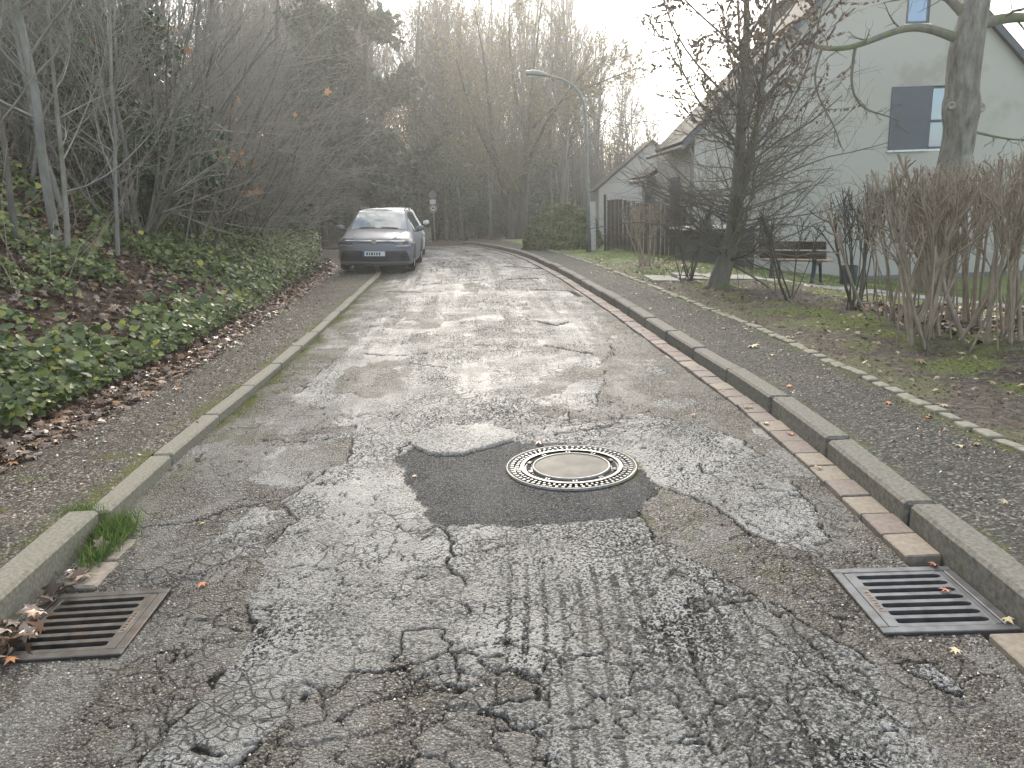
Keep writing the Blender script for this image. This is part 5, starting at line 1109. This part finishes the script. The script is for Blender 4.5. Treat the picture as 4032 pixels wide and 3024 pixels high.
for s, x, y, n, h, sp, bs_, dk, lb in [
    (1, 4.50, 6.75, 34, 1.74, .16, .13, False, 'tan pruned shrub at the right frame edge with a dark mossy root mound'),
    (2, 4.02, 7.15, 36, 1.66, .17, .13, False, 'thickest bundle of tan cut stems standing on a mossy mound near the footpath'),
    (3, 4.25, 8.35, 30, 1.58, .17, .12, False, 'tan cut shrub second along the hedge just left of the thickest bundle'),
    (4, 4.85, 8.1, 30, 1.66, .18, .12, False, 'tan cut shrub standing behind the thickest bundle near brown leaf litter'),
    (5, 5.4, 7.9, 26, 1.72, .20, .12, False, 'tan cut shrub furthest from the footpath over brown leaf litter'),
    (6, 4.35, 9.6, 14, 1.45, .26, .10, True, 'dark crooked shrub in front of the end of the bench'),
    (7, 3.98, 11.0, 9, 1.25, .30, .06, True, 'small dark forked shrub in front of the bench legs'),
    (8, 3.12, 13.2, 15, 1.15, .20, .10, True, 'dark upright shrub just left of the hornbeam trunk'),
    (9, 3.0, 16.9, 26, 1.35, .26, .12, False, 'bushy tan shrub on bare soil before the brown fence'),
    (10, 4.75, 10.2, 9, 1.5, .24, .10, True, 'dark twiggy shrub between the bench and the tan hedge')]:
    pruned(100 + s, int(n * .58), h, sp * 1.05, bs_ * 1.1, M['stem_tan'] if not dk else M['twig_dark'], (x, y, zv(x, y)), lb, 1.0, dk, GH)
# root mounds
for x, y, r in ((4.02, 7.1, .42), (4.55, 6.7, .5)):
    X, Y = np.meshgrid(np.linspace(-r, r, 36), np.linspace(-r, r, 36)); d = np.hypot(X, Y) / r
    Zm = .15 * np.clip(1 - d * d, 0, 1) ** 1.2 + .05 * (fbm(X * 14 + 9, Y * 14, 4, int(x * 10)) - .5) * (d < .95) - .03
    mo_ = link('earth_mound', gridmesh('earth_mound', X, Y, Zm, M['verge'], dict(moss=np.clip(fbm(X * 5, Y * 5, 3, 5) * 1.6 - .5, 0, 1), lawn=X * 0))); mo_.location = (x, y, zv(x, y) - .01); tag(mo_, kind='structure')
# rounded evergreen bush beside the near lamp
RB = empty('evergreen_bush', (1.75, 24.6, -.05), 0, 'large rounded clipped evergreen bush left of the near street lamp', 'bush')
g = np.random.default_rng(66); n = 38000; d = norm(g.normal(0, 1, (n, 3))); d[:, 2] = np.abs(d[:, 2]); lum_ = 1 + .10 * (vn(d[:, 0] * 5 + 9, d[:, 2] * 5 + d[:, 1] * 4, 4) - .5) * 2
p = d * np.array([1.25, 1.1, 1.45]) * (lum_ * g.uniform(.86, 1.02, n))[:, None]
M['bushgreen'] = leafmat("bush_leaf", [(0, (.06, .075, .03)), (.6, (.12, .14, .052)), (1, (.20, .21, .085))], .5, .15)
leaf_obj('foliage', RB, g, p, .10, QUAD, M['bushgreen'], .7, d)
core = MB(); core.lathe([(.85, 0), (.9, .4), (.8, .8), (.55, 1.05), (.25, 1.15), (.001, 1.2)], 16); core.obj('inner_twigs', M['twig_dark'], RB, True)
put(hollies[1], .1, 37.5, -.35, 0, .8, 'low dark shrub behind the forked tree', 'bush')

# ------------------------------------------------------------------ ground cover and litter
def stuff(name, g, pts, size, tm, mat, tilt, cat, label, face=None):
    v, f, r = leaves(g, pts, size, tm, tilt, face); o = link(name, mesh_np(name, v, f, mat, True, dict(rnd=r))); return tag(o, label, cat, None, 'stuff')
g = np.random.default_rng(71)
def bankpts(n, y0, y1, s0, s1, pw=1.0, py=1.0):
    y = y0 + (y1 - y0) * g.random(n) ** py; s = s0 + (s1 - s0) * g.random(n) ** pw; x = XB(y) - s; return x, y, s
# leaf litter carpet
x, y, s = bankpts(40000, 2.5, 24, -.22, 9, 1.15, 1.25); k = x > -.72 * y - 1; x, y, s = x[k], y[k], s[k]
stuff('leaf_litter', g, np.stack([x, y, np.maximum(z_bank(x, y), z_lp(x, y)) + .012 + .03 * g.random(len(x))], 1), .080, MAPLE, M['litter'], .55, 'leaf litter', 'brown and russet fallen leaves covering the bank')
# wet trampled leaves at the foot of the bank
x, y, s = bankpts(5200, 2.5, 22, -.45, .15, .7, 1.2); stuff('wet_leaves', g, np.stack([x, y, z_lp(x, y) + .012 + .012 * g.random(len(x))], 1), .075, MAPLE, M['litter'], .25, 'leaf litter', 'flattened wet leaves along the edge of the left pavement')
x, y, s = bankpts(6500, 2.5, 20, -1.25, .0, .45, 1.3); stuff('leaf_fragments', g, np.stack([x, y, z_lp(x, y) + .004 + .006 * g.random(len(x))], 1), .026, QUAD, M['litter'], .3, 'leaf litter', 'small brown leaf fragments trodden into the left pavement')
y = 2.6 + 15 * g.random(4200) ** 1.2; x = XR(y) + .17 + (XE(y) - XR(y) - .2) * g.random(4200) ** .7; stuff('path_debris', g, np.stack([x, y, z_fp(x, y) + .003], 1), .016, QUAD, M['litter'], .3, 'leaf litter', 'tiny leaf crumbs sprinkled along the right footpath')
# ivy: clumps carried a little above the litter
x, y, s = bankpts(105000, 2.8, 26, .02, 6.5, 1.25, 1.25)
dens = .55 * fbm(x * 1.15, y * .9, 4, 33) + .45 * fbm(x * 3.6, y * 3.0, 3, 35); keep = dens + .16 * sstep(9, 14, y) * sstep(2.2, .6, s) - .20 * sstep(1.6, 3.6, s) * sstep(18, 12, y) + .07 * sstep(7, 4.5, y) > .468; keep &= x > -.72 * y - .8
keep &= g.random(len(x)) > .55 * sstep(2.0, 4.5, s); x, y, s = x[keep], y[keep], s[keep]; hgt = .05 + .26 * np.clip((dens[keep] - .42) * 3, 0, 1) * g.random(len(x)) ** .7 + .55 * sstep(12, 17, y) * sstep(2.4, .7, s) * g.random(len(x))
stuff('ground_ivy', g, np.stack([x, y, z_bank(x, y) + hgt], 1), .050, IVY, M['ivyground'], .38, 'ivy', 'glossy green ivy and brambles creeping over the bank', np.array([.35, -.35, 1.]))
x, y, s = bankpts(9000, 20, 34, .0, 4, 1, 1); hgt = .9 * g.random(len(x)) * sstep(3.6, 1, s)
stuff('undergrowth', g, np.stack([x, y, z_bank(x, y) + hgt], 1), .10, QUAD, M['ivyground'], .8, 'undergrowth', 'leafy green undergrowth beside the parked cars')
x, y, s = bankpts(9000, 2.8, 22, .02, 5, 1.2, 1.2); k = (fbm(x * 1.15, y * .9, 4, 33) > .46) & (x > -.72 * y - .8); x, y = x[k], y[k]
stuff('bramble_leaves', g, np.stack([x, y, z_bank(x, y) + .08 + .28 * g.random(len(x))], 1), .082, IVY, M['ivyground'], .5, 'bramble', 'larger light green bramble leaves standing above the ivy', np.array([.35, -.35, 1.]))
# dry stalks and thin saplings in the litter, a tangle nobody could count
n = 520; x, y, s = bankpts(n, 7, 24, 1.2, 7, 1, 1); P0 = np.stack([x, y, z_bank(x, y)], 1); D = np.stack([g.normal(.15, .5, n), g.normal(0, .4, n), np.ones(n)], 1)
T = extend(g, P0, D, g.uniform(.4, 1.9, n), 7, .12, (0, 0, -.02)); TR = g.uniform(.003, .007, (n, 1)) * np.linspace(1, .4, 7)[None]; A, AR = children(g, T, TR, 3, .3, .95, .7, .3, .4, .6, 4, .15, (0, 0, 0), .002)
v1, f1 = tubes(T, TR, 4); v2, f2 = tubes(A, AR, 3); tag(link('dry_stalks', mesh_np('dry_stalks', np.concatenate([v1, v2]), np.concatenate([f1, f2 + len(v1)]), M['stem_tan'])), 'thin dry stalks tangled over the leafy bank', 'undergrowth', None, 'stuff')
n = 1500; y = g.uniform(13, 42, n); s = 1.2 + 12 * g.random(n); x = XB(y) - s; P0 = np.stack([x, y, z_bank(x, y)], 1); D = np.stack([g.normal(.1, .35, n), g.normal(0, .3, n), np.ones(n)], 1)
T = extend(g, P0, D, g.uniform(1.5, 5.5, n), 8, .09, (0, 0, .01)); TR = g.uniform(.006, .014, (n, 1)) * np.linspace(1, .3, 8)[None]; A, AR = children(g, T, TR, 7, .2, .95, .8, .3, .3, .6, 5, .12, (.02, 0, .02), .003); B, BR = children(g, A, AR, 3, .2, .95, .6, .3, .5, .7, 3, .12, (0, 0, 0), .0025)
v1, f1 = tubes(T, TR, 4); v2, f2 = tubes(A, AR, 3); v3, f3 = tubes(B, BR, 3); tag(link('thicket', mesh_np('thicket', np.concatenate([v1, v2, v3]), np.concatenate([f1, f2 + len(v1), f3 + len(v1) + len(v2)]), M['twig'])), 'grey thicket of fine saplings filling the left wood', 'undergrowth', None, 'stuff')
n = 2600; y = g.uniform(60, 98, n); x = g.uniform(-.45, .40, n) * y; hh = (np.interp(x / y, [-.4, -.05, .1, .16, .22, .4], [11, 10, 8.5, 6, 4.0, 3.5])) * y / 75 * g.uniform(.55, 1.0, n); P0 = np.stack([x, y, far(y) + .10 * np.clip(y - 52, 0, 60) - .2], 1); D = np.stack([g.normal(0, .08, n), g.normal(0, .08, n), np.ones(n)], 1)
T = extend(g, P0, D, hh, 7, .05, (0, 0, .02)); TR = g.uniform(.03, .08, (n, 1)) * np.linspace(1, .2, 7)[None]; A, AR = children(g, T, TR, 12, .12, .97, .75, .25, .30, .5, 5, .1, (0, 0, .05), .014); B, BR = children(g, A, AR, 4, .2, .95, .6, .3, .5, .7, 3, .12, (0, 0, 0), .011)
v1, f1 = tubes(T, TR, 4); v2, f2 = tubes(A, AR, 3); v3, f3 = tubes(B, BR, 3); tag(link('far_wood', mesh_np('far_wood', np.concatenate([v1, v2, v3]), np.concatenate([f1, f2 + len(v1), f3 + len(v1) + len(v2)]), M['twig_dark'])), 'far off grey wood closing the view beyond the bend', 'wood', None, 'stuff')
# verge litter
n = 9000; y = 4 + 16 * g.random(n) ** 1.1; s = .05 + 6.5 * g.random(n); x = XE(y) + s; k = x < .7 * y + 1; x, y = x[k], y[k]; k = g.random(len(x)) < .25 + .9 * sstep(4.2, 5.0, x) * sstep(10.5, 9, y) + .25 * sstep(11, 15, y); x, y = x[k], y[k]
stuff('verge_leaves', g, np.stack([x, y, z_verge(x, y) + .012 + .01 * g.random(len(x))], 1), .05, MAPLE, M['litter_pale'], .35, 'leaf litter', 'small pale dead leaves strewn over the soil verge')
n = 2600; y = g.uniform(6.4, 10.0, n); x = g.uniform(4.35, 7.2, n); k = fbm(x * 1.2, y * 1.2, 3, 44) > .42; x, y = x[k], y[k]
stuff('hedge_litter', g, np.stack([x, y, z_verge(x, y) + .015 + .03 * g.random(len(x))], 1), .085, MAPLE, M['litter'], .45, 'leaf litter', 'drift of brown leaves under the pruned hedge')
# soil crumbs on verge and pavement
CR = (np.array([(-.5, -.4, 0), (.5, -.4, 0), (.1, .5, 0), (0, 0, .55)]), np.array([(0, 1, 3), (1, 2, 3), (2, 0, 3)]))
M['crumb'] = leafmat("soil_crumb", [(0, (.025, .019, .013)), (.7, (.075, .058, .042)), (1, (.16, .13, .10))], .9, 0)
M['grit'] = leafmat("grit", [(0, (.04, .035, .03)), (.6, (.11, .095, .08)), (.93, (.22, .20, .17)), (1, (.5, .48, .45))], .7, 0)
n = 9000; y = 3.6 + 12 * g.random(n) ** 1.4; x = XE(y) + .06 + 3.5 * g.random(n) ** 1.2; stuff('soil_crumbs', g, np.stack([x, y, z_verge(x, y) - .004], 1), .024, CR, M['crumb'], .2, 'soil', 'crumbs of dark soil on the bare verge')
n = 16000; y = 2.2 + 9 * g.random(n) ** 1.6; x = XL(y) - .15 - (XL(y) - .15 - XB(y) + .0) * g.random(n); stuff('pavement_grit', g, np.stack([x, y, z_lp(x, y) - .002], 1), .013, CR, M['grit'], .25, 'grit', 'loose grit on the worn left pavement')
# grit on worn parts of the road
n = 42000; y = 1.75 + 6.5 * g.random(n) ** 1.6; x = XL(y) + (XR(y) - .17 - XL(y)) * g.random(n)
wxx = x + (fbm(x * 9, y * 9, 4, 1) - .5) * .10; wyy = y + (fbm(x * 9, y * 9, 4, 2) - .5) * .10
tp = pip(wxx, wyy, P_TOP) | pip(wxx, wyy, P_DARK) | (np.hypot(x - MH[0], y - MH[1]) < .45)
for G_ in (GR, GL): tp |= (x > G_[0] - .02) & (x < G_[2] + .02) & (y > G_[1] - .02) & (y < G_[3] + .02)
k = ~tp; x, y = x[k], y[k]; uu = (x - XL(y)) / (XR(y) - .165 - XL(y))
zz = .004 * (fbm(x * 26, y * 26, 3, 81) - .5) * 2.2 + .022 * (fbm(x * 1.6, y * 1.6, 3, 82) - .5) - .02 * ((uu - .5) * 2) ** 4
stuff('road_grit', g, np.stack([x, y, zz - .0015], 1), .0095, CR, M['grit'], .3, 'grit', 'exposed pale aggregate and grit where the asphalt has worn away')
# grass on the lawn and moss tufts
n = 42000; y = 14.6 + 7.5 * g.random(n); x = XE(y) + .05 + 9 * g.random(n); k = (lawnf(x, y) > .5) & (fbm(x * 1.5, y * 1.5, 3, 14) > .36); x, y = x[k], y[k]
stuff('lawn_grass', g, np.stack([x, y, z_verge(x, y) - .005], 1), .055, BLADE, M['grass'], .25, 'grass', 'short green grass in front of the fence and house')
n = 60000; y = 4.5 + 10 * g.random(n) ** 1.1; x = XE(y) + .02 + 7.5 * g.random(n); k = mossf(x, y) > .55; x, y = x[k], y[k]
stuff('moss_carpet', g, np.stack([x, y, z_verge(x, y) - .004], 1), .022, BLADE, M['moss_tuft'], .35, 'moss', 'yellow green moss patches on the soil verge')
n = 9000; y = 5.0 + 13 * g.random(n) ** 1.1; x = XL(y) - .02 + np.abs(g.normal(0, .07, n)); k = fbm(x * 6, y * 3.5, 3, 98) > .46; x, y = x[k], y[k]
stuff('kerb_moss', g, np.stack([x, y, -.022 + .0 * x], 1), .024, BLADE, M['moss_tuft'], .4, 'moss', 'bright yellow moss growing along the left kerb')
for cx, cy, sx, sy, nn, hh in ((-2.05, 3.62, .05, .09, 700, .085), (-1.98, 3.42, .035, .12, 450, .075), (-2.22, 3.68, .06, .04, 350, .04), (-2.27, 3.25, .04, .18, 420, .035)):
    xx = g.normal(cx, sx, nn); yy = g.normal(cy, sy, nn)
    stuff('grass_tuft', g, np.stack([xx, yy, np.full(nn, .0 if cx > -2.1 else .10)], 1), hh, BLADE, M['grass'], .45, 'grass', {.085: 'thick green grass tuft in the gap of the left kerb', .075: 'thin weeds and grass growing against the left kerb face', .04: 'low grass creeping across the sunken kerb joint', .035: 'sparse grass along the back of the near left kerb'}[hh])
# clogging leaves at the left grate
n = 46; xx = np.concatenate([g.normal(-1.97, .035, 30), g.normal(-1.93, .04, 16)]); yy = np.concatenate([g.uniform(2.45, 3.45, 30), g.uniform(2.45, 2.7, 16)])
stuff('gutter_leaves', g, np.stack([xx, yy, .008 + .03 * g.random(n)], 1), .075, MAPLE, M['litter'], .7, 'leaf litter', 'dead leaves heaped between the left kerb and the drain grate')
# single leaves one can point to
M['leaf_orange'] = pmat("leaf_orange", (.42, .17, .06), (.52, .26, .12), 20, .5); M['leaf_pale'] = pmat("leaf_pale", (.42, .34, .20), (.55, .46, .30), 20, .5); M['leaf_red'] = pmat("leaf_red", (.28, .10, .06), (.38, .16, .10), 20, .5); M['leaf_brown'] = pmat("leaf_brown", (.24, .15, .09), (.34, .23, .15), 20, .5)
M['leaf_yellow'] = pmat("leaf_yellow", (.5, .42, .10), (.6, .52, .18), 20, .5)
def leaf_mesh(nm, mat, s, seed):
    g = np.random.default_rng(seed); tv, tf = MAPLE; v = tv.copy() * s; v[:, 2] += np.abs(v[:, 0]) * .25 + .006; v += g.normal(0, s * .03, v.shape); return mesh_np(nm, v, tf, mat, True)
LM = {k: [leaf_mesh('fallen_leaf', M[k], 1.0, s) for s in range(2)] for k in ('leaf_orange', 'leaf_pale', 'leaf_red', 'leaf_brown', 'leaf_yellow')}
def leaf1(x, y, z, s, k, label, group=None):
    o = link('fallen_leaf', LM[k][int(abs(x * 100)) % 2]); o.location = (x, y, z); o.scale = (s, s * .8, s); o.rotation_euler = (rr.uniform(-.15, .15), rr.uniform(-.15, .15), rr.uniform(0, 6)); tag(o, label, 'leaf', group); return o
for a in [(-1.36, 3.03, .006, .06, 'leaf_orange', 'orange leaf lying on the asphalt beside the left drain grate'),
          (-1.93, 2.62, .012, .14, 'leaf_brown', 'large pale brown oak leaf on the corner of the left drain grate'),
          (-1.86, 2.51, .0, .06, 'leaf_orange', 'narrow orange leaf on the near edge of the left drain grate'),
          (1.77, 3.0, -.004, .05, 'leaf_red', 'reddish leaf on the far corner of the right drain grate'),
          (1.70, 2.78, -.004, .055, 'leaf_red', 'rusty leaf on the side rail of the right drain grate'),
          (1.80, 2.55, -.004, .055, 'leaf_pale', 'pale yellow leaf on the near corner of the right drain grate'),
          (1.50, 2.36, .0, .05, 'leaf_pale', 'cream leaf on the brown gravelly asphalt in front of the right grate'),
          (-1.62, 3.70, .006, .035, 'leaf_yellow', 'tiny yellow leaf by the crack left of the dark patch'),
          (-.60, 4.32, -.002, .04, 'leaf_orange', 'small orange leaf on the left part of the dark patch'),
          (.17, 4.86, .006, .075, 'leaf_red', 'dark red leaf at the far rim of the manhole cover'),
          (-2.95, 6.6, .06, .09, 'leaf_orange', 'orange maple leaf lying alone on the left pavement'),
          (1.77, 7.9, .012, .07, 'leaf_red', 'red leaf on the gutter bricks below the right kerb'),
          (1.75, 4.2, .012, .05, 'leaf_pale', 'pinkish pale leaf on the gutter beside the right kerb'),
          (1.74, 5.55, .012, .07, 'leaf_brown', 'curled brown leaf on the gutter bricks further up'),
          (1.32, 5.4, .008, .05, 'leaf_red', 'pink leaf on worn asphalt left of the gutter'),
          (3.75, 5.4, .13, .16, 'leaf_pale', 'large pale oak leaf on the soil of the verge'),
          (3.45, 6.35, .13, .14, 'leaf_brown', 'dark curled leaf on the verge near the root mound'),
          (2.35, 7.3, .125, .13, 'leaf_pale', 'large pale leaf pair in the middle of the footpath'),
          (2.28, 3.35, .12, .045, 'leaf_pale', 'small cream leaf on the near footpath beside the kerb'),
          (2.62, 6.2, .125, .07, 'leaf_brown', 'brown leaf at the mossy edge of the footpath')]: leaf1(*a)
for i in range(34):
    y = 4.2 + 13 * rr.random() ** 1.2; u = rr.uniform(.12, .95); x = float(XR(y) + .17 + (XE(y) - XR(y) - .25) * u); kc = rr.choice(('leaf_pale', 'leaf_pale', 'leaf_brown', 'leaf_orange'))
    leaf1(x, y, float(z_fp(x, y)) + .004, rr.uniform(.04, .07), kc, 'small ' + kc[5:] + ' dead leaf on the footpath ' + ('close to the kerb' if u < .35 else 'midway between kerb and edging' if u < .65 else 'close to the edging stones') + (' below the tan hedge' if y < 9 else ' before the hornbeam' if y < 13 else ' past the hornbeam'), 'small dead leaves scattered on the footpath')
for i in range(16):
    y = 4.5 + 9 * rr.random(); x = float(XR(y)) - rr.uniform(.02, .15)
    leaf1(x, y, .01, rr.uniform(.03, .06), rr.choice(('leaf_pale', 'leaf_red', 'leaf_orange')), 'small dead leaf caught in the brick gutter', 'small dead leaves in the brick gutter')
tw_ = MB().tube([(1.09, 2.78, .006), (1.14, 2.83, .012), (1.19, 2.90, .010)], [.005, .004, .002], 6).obj('dead_twig', M['twig_dark'], None, True); tag(tw_, 'short dark twig lying left of the right drain grate', 'twig')
mk_ = MB().tube([(3.62, 6.55, .12), (3.62, 6.55, .75), (3.61, 6.54, 1.08)], [.009, .008, .006], 6).obj('plant_stake', M['stem_tan'], None, True); tag(mk_, 'single thin upright stake beside the mossy root mound', 'stake')
wl = MB().box(-6.5, -4.2, 43.2, 43.5, -.6, .35).obj('low_wall', M['slab'], None); tag(wl, 'low pale wall beyond the parked cars at the bend', 'wall')

# ------------------------------------------------------------------ air
hz_ = MB().box(-135, 135, -25, 135, -2.9, 21).obj('haze', None)
hm = bpy.data.materials.new("haze"); hm.use_nodes = True; hn = hm.node_tree; hn.nodes.clear()
ho = N(hn, 'ShaderNodeOutputMaterial'); hv = N(hn, 'ShaderNodeVolumePrincipled'); hv.inputs['Density'].default_value = .0019; hv.inputs['Color'].default_value = (.96, .97, .95, 1); hv.inputs['Anisotropy'].default_value = .68
hn.links.new(hv.outputs[0], ho.inputs['Volume']); hz_.data.materials.append(hm); hz_['kind'] = 'stuff'
